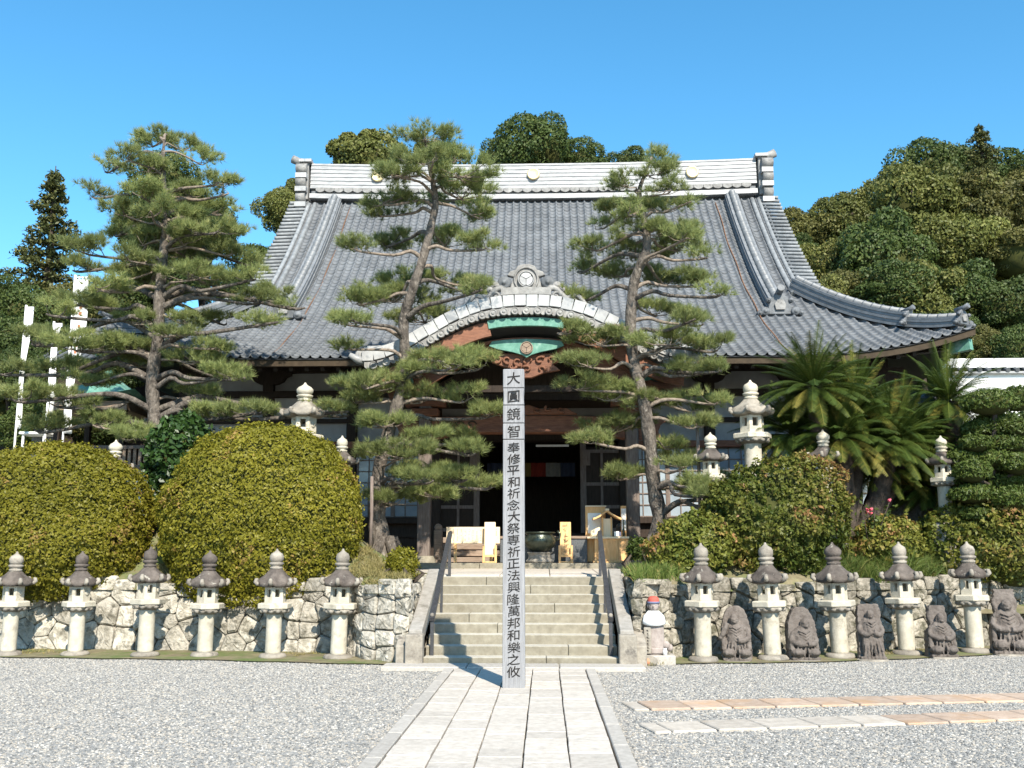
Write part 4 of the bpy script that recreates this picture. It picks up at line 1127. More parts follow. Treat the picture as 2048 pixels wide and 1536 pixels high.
# rolls running back along the porch roof
arc = [0.0]
cp = kcurve(300)
for i in range(300): arc.append(arc[-1] + math.hypot(cp[i + 1][0] - cp[i][0], cp[i + 1][1] - cp[i][1]))
def on_arc(s):
    x = float(np.interp(s, arc, [p[0] for p in cp])); z = float(np.interp(s, arc, [p[1] for p in cp]))
    x2 = float(np.interp(min(arc[-1], s + .01), arc, [p[0] for p in cp])); z2 = float(np.interp(min(arc[-1], s + .01), arc, [p[1] for p in cp]))
    x1 = float(np.interp(max(0, s - .01), arc, [p[0] for p in cp])); z1 = float(np.interp(max(0, s - .01), arc, [p[1] for p in cp]))
    t = Vector((x2 - x1, 0, z2 - z1)).normalized()
    return Vector((x, 0, z)), t, Vector((-t.z, 0, t.x))
NA = 30
for k in range(NA):
    s_ = arc[-1] * (k + .5) / NA
    p, t, nn = on_arc(s_)
    yb = 25.9
    HM().tube([(p + nn * .03) + Vector((0, 20.12, 0)), (p + nn * .03) + Vector((0, yb, 0))], .075, 8).build('roll_tile', MAT['roof_tile'], proof)
    # verge tiles standing on the front edge
    M = Matrix((t, Vector((0, 1, 0)), nn)).transposed().to_4x4()
    M.translation = p + nn * .0 + Vector((0, 20.0, 0))
    w_ = arc[-1] / NA
    HM().box(-w_ / 2 + .004, w_ / 2 - .004, -.16, .10, -.08 + .01 * (k % 3), .17, M).build('verge_tile', MAT['verge_tile'], proof, .008)
    # round eave end tile and the sagging tile between
    MM = Matrix.Translation(p - nn * .17 + t * (w_ / 2) + Vector((0, 19.86, 0))) @ Matrix.Rotation(R(90), 4, 'X')
    HM().lathe([(.012, .035), (.03, .035), (.034, .02), (.058, .02), (.066, .034), (.080, .034), (.082, -.10)], 14, MM).build('end_tile', MAT['ornament_tile'], proof)
    poly = [(-w_ / 2 + .05, -.09)] + [(-w_ / 2 + .05 + (w_ - .10) * q / 6, -.19 - .055 * math.sin(math.pi * q / 6)) for q in range(7)] + [(w_ / 2 - .05, -.09)]
    m = HM()
    m.prism(poly, -.13, .05, M)
    m.build('hanging_tile', MAT['ornament_tile'], proof)
# verge ridge lines behind the front edge
for dy_, h_ in ((20.22, .26), (20.55, .36)):
    band('verge_ridge', [(x, z + h_) for x, z in kcurve(60)], .10, dy_ - .09, dy_ + .13, MAT['verge_tile'], proof)
# bargeboards: weathered red-brown wood with a verdigris copper sheathed crown
for nm, w0, w1, dz, h_, y0, mt in (('bargeboard', -3.2, -.78, -.30, .30, 19.98, 'porch_wood'), ('bargeboard', .78, 3.2, -.30, .30, 19.98, 'porch_wood'), ('copper_sheath', -.80, .80, -.285, .17, 19.95, 'copper'),
                           ('inner_board', -2.9, -.66, -.70, .24, 20.45, 'porch_wood'), ('inner_board', .66, 2.9, -.70, .24, 20.45, 'porch_wood'), ('moulding', -2.95, 2.95, -.62, .07, 20.35, 'porch_wood')):
    n = 24
    band(nm, [(w0 + (w1 - w0) * k / n, kz(w0 + (w1 - w0) * k / n) + dz) for k in range(n + 1)], h_, y0, y0 + .12, MAT[mt])
for s in (-1, 1):
    HM().prism([(s * 2.35 + a * s, b) for a, b in ((0, 5.12), (.55, 5.20), (.30, 5.42), (.05, 5.30))] if s > 0 else [(s * 2.35 - a, b) for a, b in ((.05, 5.30), (.30, 5.42), (.55, 5.20), (0, 5.12))], 20.32, 20.45).build('copper_plate', MAT['copper'])
    band('flare', [(s * (2.2 + 1.0 * k / 8) * 1.0, 5.02 + .10 * math.sin(k / 8 * 3.1)) for k in (range(9) if s > 0 else range(8, -1, -1))], .15, 20.40, 20.55, MAT['porch_wood'])
# copper plate with crest under the crown
poly = [(-.72, 5.97), (-.78, 5.87), (-.60, 5.80), (-.30, 5.74), (-.10, 5.68), (0, 5.62), (.10, 5.68), (.30, 5.74), (.60, 5.80), (.78, 5.87), (.72, 5.97), (.45, 6.0), (0, 6.02), (-.45, 6.0)]
HM().prism(poly, 20.28, 20.33).build('pendant_plate', MAT['copper'], None, .006)
def crest(c, r, mat, ring_mat, y, parent=None):
    """three leaves in a ring"""
    M = Matrix.Translation((c[0], y, c[1])) @ Matrix.Rotation(R(90), 4, 'X')
    o = HM().lathe([(r * .86, -.01), (r * .86, .02), (r * .90, .04), (r, .04), (r * 1.03, .0), (r * 1.03, -.03)], 28, M).build('crest_ring', MAT[ring_mat], parent)
    b_ = HM()
    b_.lathe([(.001, .004), (r * .86, .004), (r * .86, -.01)], 24, M)
    b_.build('crest_ground', MAT['ornament_dark' if ring_mat != 'gold' else 'copper'], o)
    for k in range(3):
        a0 = R(90 + 120 * k)
        f = HM()
        pts = [(0, .05), (.30, .22), (.56, .34), (.62, .46), (.48, .64), (.26, .76), (.0, .79), (-.26, .76), (-.48, .64), (-.62, .46), (-.56, .34), (-.30, .22)]
        ca, sa_ = math.cos(a0 - math.pi / 2), math.sin(a0 - math.pi / 2)
        f.prism([(c[0] + r * (px * ca - pz * sa_), c[1] + r * (px * sa_ + pz * ca)) for px, pz in pts], y - .03, y - .004)
        f.build('crest_leaf', MAT[mat], o)
crest((0, 5.82), .13, 'step_wood', 'step_wood', 20.27)
# carved pendant below the plate
def carved(name, outline, y0, y1, lumps, mat, seed):
    base = HM().prism(outline, y0, y1).build(name, MAT[mat], None, .012)
    r_ = random.Random(seed)
    h_ = HM()
    for (x, z, rr) in lumps:
        pts = []
        a0 = r_.uniform(0, 6.28); sg = r_.choice((-1, 1))
        for q in range(9):
            a = a0 + sg * q * .62
            k = rr * (1 - q / 11)
            pts.append((x + k * math.cos(a), y0 - .03 - .01 * q / 9, z + k * math.sin(a) * .8))
        h_.tube(pts, [.035 * (1 - q / 14) for q in range(9)], 6)
    h_.build('carving', MAT[mat], base)
carved('gable_pendant', [(-.85, 5.66), (-.62, 5.50), (-.35, 5.42), (-.22, 5.28), (-.05, 5.22), (.10, 5.22), (.35, 5.32), (.70, 5.38), (.55, 5.50), (.80, 5.62), (.62, 5.74), (0, 5.72), (-.62, 5.76)], 20.42, 20.52,
       [(-.62, 5.62, .12), (-.40, 5.60, .11), (-.18, 5.56, .12), (.05, 5.58, .12), (.28, 5.58, .12), (.5, 5.60, .10), (.66, 5.60, .09), (-.30, 5.46, .09), (0, 5.40, .10), (.3, 5.40, .09)], 'porch_wood', 5)
carved('beam_carving', [(-1.1, 4.64), (1.1, 4.64), (.85, 4.78), (.3, 4.76), (0, 4.86), (-.3, 4.76), (-.85, 4.78)], 21.75, 21.85,
       [(-.85, 4.70, .08), (-.5, 4.72, .08), (.2, 4.74, .09), (.45, 4.76, .09), (.72, 4.74, .08)], 'porch_wood', 9)
# porch frame
for s in (-1, 1):
    HM().box(s * 2.28 - .14, s * 2.28 + .14, 21.86, 22.14, 1.55, 5.2).build('porch_pillar', MAT['grey_wood'], None, .035, 2)
    HM().lathe([(.27, 1.36), (.27, 1.46), (.22, 1.56), (.20, 1.58)], 16, Matrix.Translation((s * 2.28, 22, 0))).build('pillar_base', MAT['step_stone'])
    # elephant-nose beam ends
    poly = [(2.42, 4.10), (2.42, 4.52), (2.75, 4.54), (3.0, 4.62), (3.05, 4.52), (2.92, 4.42), (2.86, 4.28), (2.92, 4.14), (2.84, 4.06), (2.7, 4.10)]
    poly = poly[::-1] if s > 0 else [(-a, b) for a, b in poly]
    HM().prism([(a if s > 0 else a, b) for a, b in poly], 21.92, 22.1).build('beam_nose', MAT['porch_wood'], None, .012)
    HM().bar((s * 2.28, 22.1, 4.75), (s * 2.3, 24.4, 4.95), .2, .3).build('tie_beam', MAT['dark_wood'])
    HM().box(s * 2.28 - .3, s * 2.28 + .3, 21.8, 22.2, 4.62, 4.80).box(s * 2.28 - .45, s * 2.28 + .45, 21.85, 22.15, 4.84, 4.98).build('bracket', MAT['porch_wood'], None, .02)
# main rainbow beam, arched below
n = 20
pts_t = [(-2.13 + 4.26 * k / n, 4.60 + .03 * math.sin(math.pi * k / n)) for k in range(n + 1)]
pts_b = [(-2.13 + 4.26 * k / n, 4.10 + .14 * min(1, math.sin(math.pi * k / n) * 2.2)) for k in range(n + 1)]
HM().prism(pts_b + pts_t[::-1], 21.84, 22.12).build('rainbow_beam', MAT['porch_wood'], None, .015)
m = HM()
m.prism([(x * .96, z + .02) for x, z in pts_b] + [(x * .96, z + .09) for x, z in pts_b[::-1]], 21.80, 21.84)
m.build('beam_moulding', MAT['porch_wood'])
h_ = HM()
for s in (-1, 1):
    for k in range(3):
        cx = s * (1.25 + .28 * k)
        h_.tube([(cx + .12 * (1 - q / 10) * math.cos(s * q * .6), 21.83, 4.44 + .08 * (1 - q / 10) * math.sin(q * .6)) for q in range(10)], .018, 5)
h_.build('scroll_carving', MAT['fascia_wood'])
HM().box(-2.14, 2.14, 21.9, 22.08, 4.98, 5.14).build('upper_beam', MAT['dark_wood'], None, .01)
HM().box(-2.9, 2.9, 20.75, 20.85, 4.98, 5.12).build('front_purlin', MAT['dark_wood'])
HM().prism([(x, kz(x) - .72) for x in np.linspace(2.6, -2.6, 25)] + [(-2.6, 4.98), (2.6, 4.98)], 21.95, 22.0).build('tympanum', MAT['dark_wood'])
HM().box(-3.2, 3.2, 22.3, 24.4, 5.16, 5.22).build('porch_ceiling', MAT['dark_wood'])
# crowning ornament on the porch
cro = HM()
poly = [(-.36, 6.86), (.36, 6.86), (.32, 7.08), (.26, 7.26), (.40, 7.30), (.34, 7.38), (.22, 7.42), (.18, 7.50), (.06, 7.54), (-.06, 7.54), (-.18, 7.50), (-.22, 7.42), (-.34, 7.38), (-.40, 7.30), (-.26, 7.26), (-.32, 7.08)]
cro.prism(poly, 19.98, 20.12)
cro = cro.build('crown_tile', MAT['ornament_tile'], None, .02, 2)
crest((0, 7.20), .17, 'verge_tile', 'verge_tile', 19.95, cro)
nic = HM()
nic.tube([(.24 * math.cos(a), 19.96, 7.20 + .26 * math.sin(a)) for a in np.linspace(-2.2, 5.35, 24)], .022, 6)
nic.build('niche_rim', MAT['ornament_tile'], cro)
for s in (-1, 1):
    for (x, z, r_) in ((.45, 7.14, .145), (.63, 7.06, .10), (.74, 6.98, .07)):
        M = Matrix.Translation((s * x, 19.98, z)) @ Matrix.Rotation(R(90), 4, 'X')
        HM().lathe([(.012, .10), (r_ * .28, .10), (r_ * .32, .06), (r_ * .75, .06), (r_ * .95, .03), (r_, -.02), (r_, -.12)], 16, M).build('scroll', MAT['ornament_dark' if r_ > .12 else 'ornament_tile'], cro)
    pts = []
    for k in range(16):
        q = k / 15
        x = .45 + 1.0 * q
        pts.append((s * x, 19.93, kz(x) + .30 - .12 * q + .07 * math.sin(q * 13)))
    HM().tube(pts, [.075 - .045 * k / 15 for k in range(16)], 7).build('cloud_fin', MAT['ornament_tile'], cro)
    HM().tube([(s * (.62 + .12 * (1 - q / 12) * math.cos(q * .6)), 19.9, 6.83 + .10 * (1 - q / 12) * math.sin(q * .6)) for q in range(12)], .03, 6).build('cloud_curl', MAT['ornament_tile'], cro)
band('crown_base', [(-.52 + 1.04 * k / 12, kz(-.52 + 1.04 * k / 12) + .33) for k in range(13)], .15, 19.84, 20.25, MAT['ornament_tile'], cro)
stacked('porch_ridge', [(0, y, kz(0) + .02) for y in np.linspace(20.3, 25.2, 16)], .34, .30, 4, MAT['ridge_grey'], .09)
# corner ornaments of the porch eave
for s in (-1, 1):
    M = Matrix.Translation((s * 3.38, 20.0, 5.62)) @ Matrix.Rotation(R(90), 4, 'X')
    HM().lathe([(.01, .08), (.05, .08), (.06, .05), (.12, .05), (.14, .02), (.14, -.12)], 14, M).build('end_scroll', MAT['ornament_tile'])
    HM().tube([(s * 3.3, 20.0, 5.5), (s * 3.42, 19.9, 5.52), (s * 3.6, 19.85, 5.62)], [.1, .09, .05], 8).build('end_spur', MAT['verge_tile'])
# timber steps up to the hall floor
for k in range(4):
    HM().box(-2.0, 2.0, 22.35 + .32 * k, 22.75 + .32 * k, 1.42 + .15 * k, 1.55 + .15 * k).build('timber_step', MAT['step_wood'], None, .01)
    HM().box(-1.98, 1.98, 22.42 + .32 * k, 22.45 + .32 * k, 1.40 + .15 * k, 1.425 + .15 * k).build('step_shadow_board', MAT['dark_wood'])
HM().box(-2.1, -1.92, 22.3, 22.5, 1.42, 2.15).ball((-2.01, 22.4, 2.2), .09, 10, 6).build('stair_newel', MAT['step_wood'], None, .015)
HM().box(1.92, 2.1, 22.3, 22.5, 1.42, 2.15).ball((2.01, 22.4, 2.2), .09, 10, 6).build('stair_newel', MAT['step_wood'], None, .015)

# ------------------------------------------------------------------ inscribed memorial post
post = empty('memorial_post', (-.02, 12.37, 0), 0, 'tall square grey wooden post with black brush characters standing on the path', 'post')
def post_seg(z0, z1, w0, w1, nm):
    n = 6
    m = MB()
    vv = []
    for k in range(n + 1):
        t = k / n
        w = w0 + (w1 - w0) * t
        if nm == 'waist': w = .262 - .014 * math.sin(math.pi * t)
        z = z0 + (z1 - z0) * t
        if nm == 'head' and k == n: w -= .016
        if nm == 'head' and k == n - 1: z = z1 - .012
        h = w / 2
        vv += [(-h, -h, z), (h, -h, z), (h, h, z), (-h, h, z)]
    ff = [(4 * i + a, 4 * i + (a + 1) % 4, 4 * i + 4 + (a + 1) % 4, 4 * i + 4 + a) for i in range(n) for a in range(4)]
    ff += [(3, 2, 1, 0), tuple(4 * n + a for a in range(4))]
    m.add(vv, ff)
    return m.build('shaft' if nm == 'shaft' else 'head_block', MAT['post_wood'], post, .008, 2)
post_seg(0, 2.998, .268, .260, 'shaft')
for z0, z1, nm in ((3.006, 3.20, 'b'), (3.208, 3.425, 'b'), (3.433, 3.64, 'waist'), (3.648, 3.885, 'head')):
    post_seg(z0, z1, .262, .262, nm)
MB().box(-.10, .10, -.10, .10, 2.9, 3.8).build('core', MAT['grey_wood'], post)
def glyph(ch, size, x, z, parent, y, mat='ink', bold=.004, skew=.10):
    c = bpy.data.curves.new('character', 'FONT')
    c.body = ch
    c.size = size
    c.align_x = 'CENTER'
    c.align_y = 'CENTER'
    c.extrude = .0025
    c.offset = (bold if ch in '\u5927\u5e73\u4e4b\u6b63\u548c\u6538\u90a6\u4fee' else bold * .3) * size
    c.resolution_u = 3
    t = bpy.data.objects.new('tmp', c)
    COL.objects.link(t)
    dg = bpy.context.evaluated_depsgraph_get()
    me = bpy.data.meshes.new_from_object(t.evaluated_get(dg))
    bpy.data.objects.remove(t)
    n = len(me.vertices)
    if n == 0: return None
    co = np.zeros(n * 3, np.float32)
    me.vertices.foreach_get('co', co)
    co = co.reshape(-1, 3)
    mid = (co.min(0) + co.max(0)) / 2
    co[:, :2] -= mid[:2]
    # brush feel: strokes rise to the right and wander a little
    w = np.stack([vnoise(co / size, 3.0, 3), vnoise(co / size, 3.0, 7)], -1) * .018 * size
    co[:, 0] += w[:, 0]
    co[:, 1] = co[:, 1] * (.86 if size < .165 else .95) + co[:, 0] * skew + w[:, 1]
    me.vertices.foreach_set('co', co.ravel())
    me.materials.clear()
    me.materials.append(MAT[mat])
    me.update()
    o = obj_me('character', me, None, parent)
    o.rotation_euler = (R(90), 0, 0)
    o.location = (x, y, z)
    return o
head = '\u5927\u5713\u93e1\u667a'
body = '\u5949\u4fee\u5e73\u548c\u7948\u5ff5\u5927\u796d\u5c02\u7948\u6b63\u6cd5\u8208\u9686\u842c\u90a6\u548c\u6a02\u4e4b\u6538'
for ch, z in zip(head, (3.765, 3.535, 3.315, 3.10)):
    glyph(ch, .172, 0, z, post, -.1335, 'ink', .008)
zz0, zz1 = 2.90, .235
for k, ch in enumerate(body):
    glyph(ch, .160, .004 * math.sin(k * 2.3), zz0 + (zz1 - zz0) * k / (len(body) - 1), post, -.1345 - .0, 'ink', .008)

# ------------------------------------------------------------------ stone lanterns
def make_lantern(kind, scale, seed):
    """parts: base, pillar, platform (with lotus), fire_box, cap, finial"""
    r_ = random.Random(seed)
    root = empty('stone_lantern')
    j = lambda a: a * r_.uniform(.95, 1.05)
    S = scale
    n6 = 6
    rot = R(r_.choice([0, 30, 30, 14, 20])) if kind == 'row' else R(8)
    vr = lambda a, b: r_.uniform(a, b) if kind == 'row' else 1
    pz = .66 * vr(.93, 1.06) if kind != 'tall' else 1.42
    pr = .118 if kind != 'tall' else .135
    MB().lathe([(j(.205), 0), (j(.215), .03), (.19, .065), (.13, .075)], 14).build('base', MAT['lantern_mid'], root).scale = (S, S, S)
    p = [(pr * 1.0, .06), (pr * 1.0, .10)]
    if kind == 'tall':
        p += [(pr * 1.0, pz * .48), (pr * 1.12, pz * .50), (pr * 1.12, pz * .54), (pr, pz * .56)]
    p += [(pr * .985, pz - .03), (pr * 1.02, pz)]
    MB().lathe(p, 18).build('pillar', MAT['lantern_pale'], root).scale = (S, S, S)
    z = pz
    # lotus flare and platform
    k = 1.0 if kind != 'tall' else 1.18
    lotus = MB()
    prof_ = [(pr * 1.0, z - .002), (.15 * k, z + .012), (.20 * k, z + .045), (.225 * k, z + .075)]
    lotus.lathe(prof_, 24, smooth=True)
    for q in range(12):
        a = 2 * math.pi * q / 12
        lotus.ball((.19 * k * math.cos(a), .19 * k * math.sin(a), z + .05), .045, 6, 4, (1, 1, .8))
    pf = MB().lathe([(.235 * k, z + .076), (.262 * k, z + .082), (.262 * k, z + .150), (.25 * k, z + .163), (.17 * k, z + .168)], n6, None, False, rot).build('platform', MAT['lantern_pale'], root, .008)
    lo = lotus.build('lotus', MAT['lantern_mid'], pf)
    pf.scale = (S, S, S)
    z += .165
    # hollow fire box, six sides, windows front and back
    fr, fh = .160 * k, .235 * k
    fb = MB()
    rin = fr * .72
    for q in range(6):
        a0, a1 = rot + q * math.pi / 3, rot + (q + 1) * math.pi / 3
        A, B = Vector((fr * math.cos(a0), fr * math.sin(a0), 0)), Vector((fr * math.cos(a1), fr * math.sin(a1), 0))
        a_, b_ = A * .74, B * .74
        def wall(u0, u1, z0, z1):
            P_ = [A.lerp(B, u0), A.lerp(B, u1), a_.lerp(b_, u1), a_.lerp(b_, u0)]
            vv = [p_ + Vector((0, 0, z + z0)) for p_ in P_] + [p_ + Vector((0, 0, z + z1)) for p_ in P_]
            fb.add(vv, [(0, 1, 5, 4), (1, 2, 6, 5), (2, 3, 7, 6), (3, 0, 4, 7), (3, 2, 1, 0), (4, 5, 6, 7)])
        mid = (a0 + a1) / 2
        face = math.sin(mid) < -.45 and (abs(math.cos(mid)) < .87)
        if face or math.sin(mid) > .8:
            wall(0, .26, 0, fh); wall(.74, 1, 0, fh); wall(.26, .74, 0, fh * .38); wall(.26, .74, fh * .86, fh)
        else:
            wall(0, 1, 0, fh)
            nn = (A + B) / 2
            d_ = nn.normalized()
            fb.lathe([(fr * .24, fr * .0), (fr * .24, .012), (fr * .18, .016), (.001, .016)], 10, Matrix.Translation(nn + Vector((0, 0, z + fh * .55))) @ d_.to_track_quat('Z', 'Y').to_matrix().to_4x4())
    fb.build('fire_box', MAT['lantern_pale'], root).scale = (S, S, S)
    z += fh
    # cap with curled corners
    cr = (.268 if kind == 'row' else .285) * vr(.93, 1.10) * (1.15 if kind == 'tall' else 1)
    ch = .235 * vr(.88, 1.14) * (1.12 if kind == 'tall' else 1)
    n_ = 24
    def corner(k_, i):
        a = (2 * math.pi * k_ / n_) 
        u = abs(((a / (math.pi / 3)) % 1) - .5) * 2        # 1 at a corner
        return (.045 * u ** 4) * (1 if i in (1, 2, 3) else .5 if i in (4,) else 0)
    cap = MB()
    vv = []
    pr_ = [(.15, -.012), (.86, .0), (1.0, .012), (.995, .055), (.84, .10), (.62, .155), (.44, .205), (.34, .235)]
    for i, (a_, b_) in enumerate(pr_):
        for q in range(n_):
            an = 2 * math.pi * q / n_
            u = ((an / (math.pi / 3)) % 1)
            hexr = math.cos(math.pi / 6) / math.cos((u - .5) * math.pi / 3)
            rr = a_ * cr * (hexr if i > 0 else 1)
            vv.append((rr * math.cos(an + rot), rr * math.sin(an + rot), z + b_ * ch / .235 + corner(q, i)))
    ff = [(i * n_ + q, i * n_ + (q + 1) % n_, (i + 1) * n_ + (q + 1) % n_, (i + 1) * n_ + q) for i in range(len(pr_) - 1) for q in range(n_)]
    ff += [tuple(reversed(range(n_))), tuple((len(pr_) - 1) * n_ + q for q in range(n_))]
    cap.add(vv, ff, True)
    co_ = cap.build('cap', MAT['lantern_dark' if kind != 'tall' else 'lantern_mid'], root)
    co_.scale = (S, S, S)
    for q in range(6):
        a = rot + q * math.pi / 3
        c_ = Vector((cr * 1.0 * math.cos(a), cr * 1.0 * math.sin(a), z + .06))
        t_ = Vector((math.cos(a), math.sin(a), 0))
        pts = [c_ - t_ * .07 + Vector((0, 0, -.015)), c_ + Vector((0, 0, -.005)), c_ + t_ * .022 + Vector((0, 0, .02)), c_ + t_ * .012 + Vector((0, 0, .05)), c_ - t_ * .016 + Vector((0, 0, .055))]
        MB().tube(pts, [.026, .034, .034, .030, .024], 8).build('corner_curl', MAT['lantern_mid'], co_)
    z += ch
    # finial: ring, collar and pointed jewel
    f = 1.0 if kind != 'tall' else 1.12
    sq = r_.uniform(.9, 1.1)
    fp = [(.085 * f, z - .005), (.098 * f, z + .012), (.098 * f, z + .032), (.075 * f, z + .042), (.095 * f, z + .058), (.112 * f, z + .075), (.112 * f, z + .095), (.085 * f, z + .108)]
    jz = z + .108
    fp += [(.092 * f, jz + .004), (.108 * f * sq, jz + .04), (.108 * f * sq, jz + .085), (.085 * f, jz + .125), (.045 * f, jz + .150), (.022 * f, jz + .172), (.012, jz + .20)]
    MB().lathe(fp, 16).build('finial', MAT[r_.choice(['lantern_dark', 'lantern_mid', 'lantern_mid']) if kind == 'row' else 'lantern_pale'], root).scale = (S, S, S)
    return root, jz + .2

LL = [(-8.24, 16.22), (-7.16, 16.25), (-5.98, 16.13), (-5.04, 16.16), (-3.9, 15.97), (-2.85, 15.85)]
LR = [(2.74, 15.67), (3.84, 15.92), (4.96, 16.26), (6.17, 16.77), (7.41, 17.14)]
ordn = ['nearest', 'second', 'third', 'fourth', 'fifth', 'sixth']
for i, (x, y) in enumerate(LL[::-1]):
    o, h = make_lantern('row', 1.0, 20 + i)
    s = 1.69 / h * random.uniform(.97, 1.03)
    o.scale = (s, s, s)
    o.location = (x, y, .012)
    o.rotation_euler = (R(random.uniform(-1.3, 1.3)), R(random.uniform(-1.5, 1.5)), 0)
    tag(o, f'weathered round-pillared stone lantern, {ordn[i]} from the stairs in the row below the dome shrubs', 'lantern', 'stone lanterns along the retaining walls')
for i, (x, y) in enumerate(LR):
    o, h = make_lantern('row', 1.0, 40 + i)
    s = (1.77 + .01 * i) / h
    o.scale = (s, s, s)
    o.location = (x, y, .012)
    o.rotation_euler = (R(random.uniform(-1.3, 1.3)), R(random.uniform(-1.5, 1.5)), 0)
    tag(o, f'weathered round-pillared stone lantern, {ordn[i]} from the stairs in the row between carved stone figures', 'lantern', 'stone lanterns along the retaining walls')
def stand(x, y, ztop, kind, seed, label, sc=1.0):
    o, h = make_lantern(kind, 1.0, seed)
    zb = float(terr(x, y)) - .03
    s = (ztop - zb) / h if kind == 'tall' else sc
    o.scale = (s, s, s)
    if kind == 'tall':
        w = sc / s
        o.scale = (sc, sc, s)
    else:
        zb = max(zb, ztop - h * s)
        zl = float(terr(x, y)) - .03
        if zb > zl + .02:
            MB().lathe([(.36, zl - zb - .05), (.34, -.05), (.30, .002)], 10).build('plinth_stone', MAT['lantern_mid'], o, .02)
    o.location = (x, y, zb)
    tag(o, label, 'lantern', 'stone lanterns on the garden terrace')
stand(4.3, 19.0, 4.90, 'tall', 60, 'tall pale stone lantern with carved lotus platform beside the large cycad', 1.22)
stand(-4.35, 19.3, 4.95, 'tall', 61, 'tall stone lantern rising behind the dome shrub nearest the stairs', 1.28)
stand(3.44, 18.6, 3.85, 'mid', 62, 'small stone lantern between the tall lantern and the leaning pine', 1.0)
stand(5.47, 18.45, 3.87, 'mid', 63, 'dark-capped stone lantern in front of the large cycad crowns', 1.02)
stand(7.70, 18.7, 3.78, 'mid', 64, 'slim stone lantern between the cycads and the cloud-pruned tree', 1.0)
stand(-7.75, 18.6, 3.75, 'mid', 65, 'stone lantern behind the dome shrub farther from the stairs', 1.08)
stand(-3.42, 18.5, 3.80, 'mid', 66, 'stone lantern between the dome shrub and the slender pine trunk', 1.0)

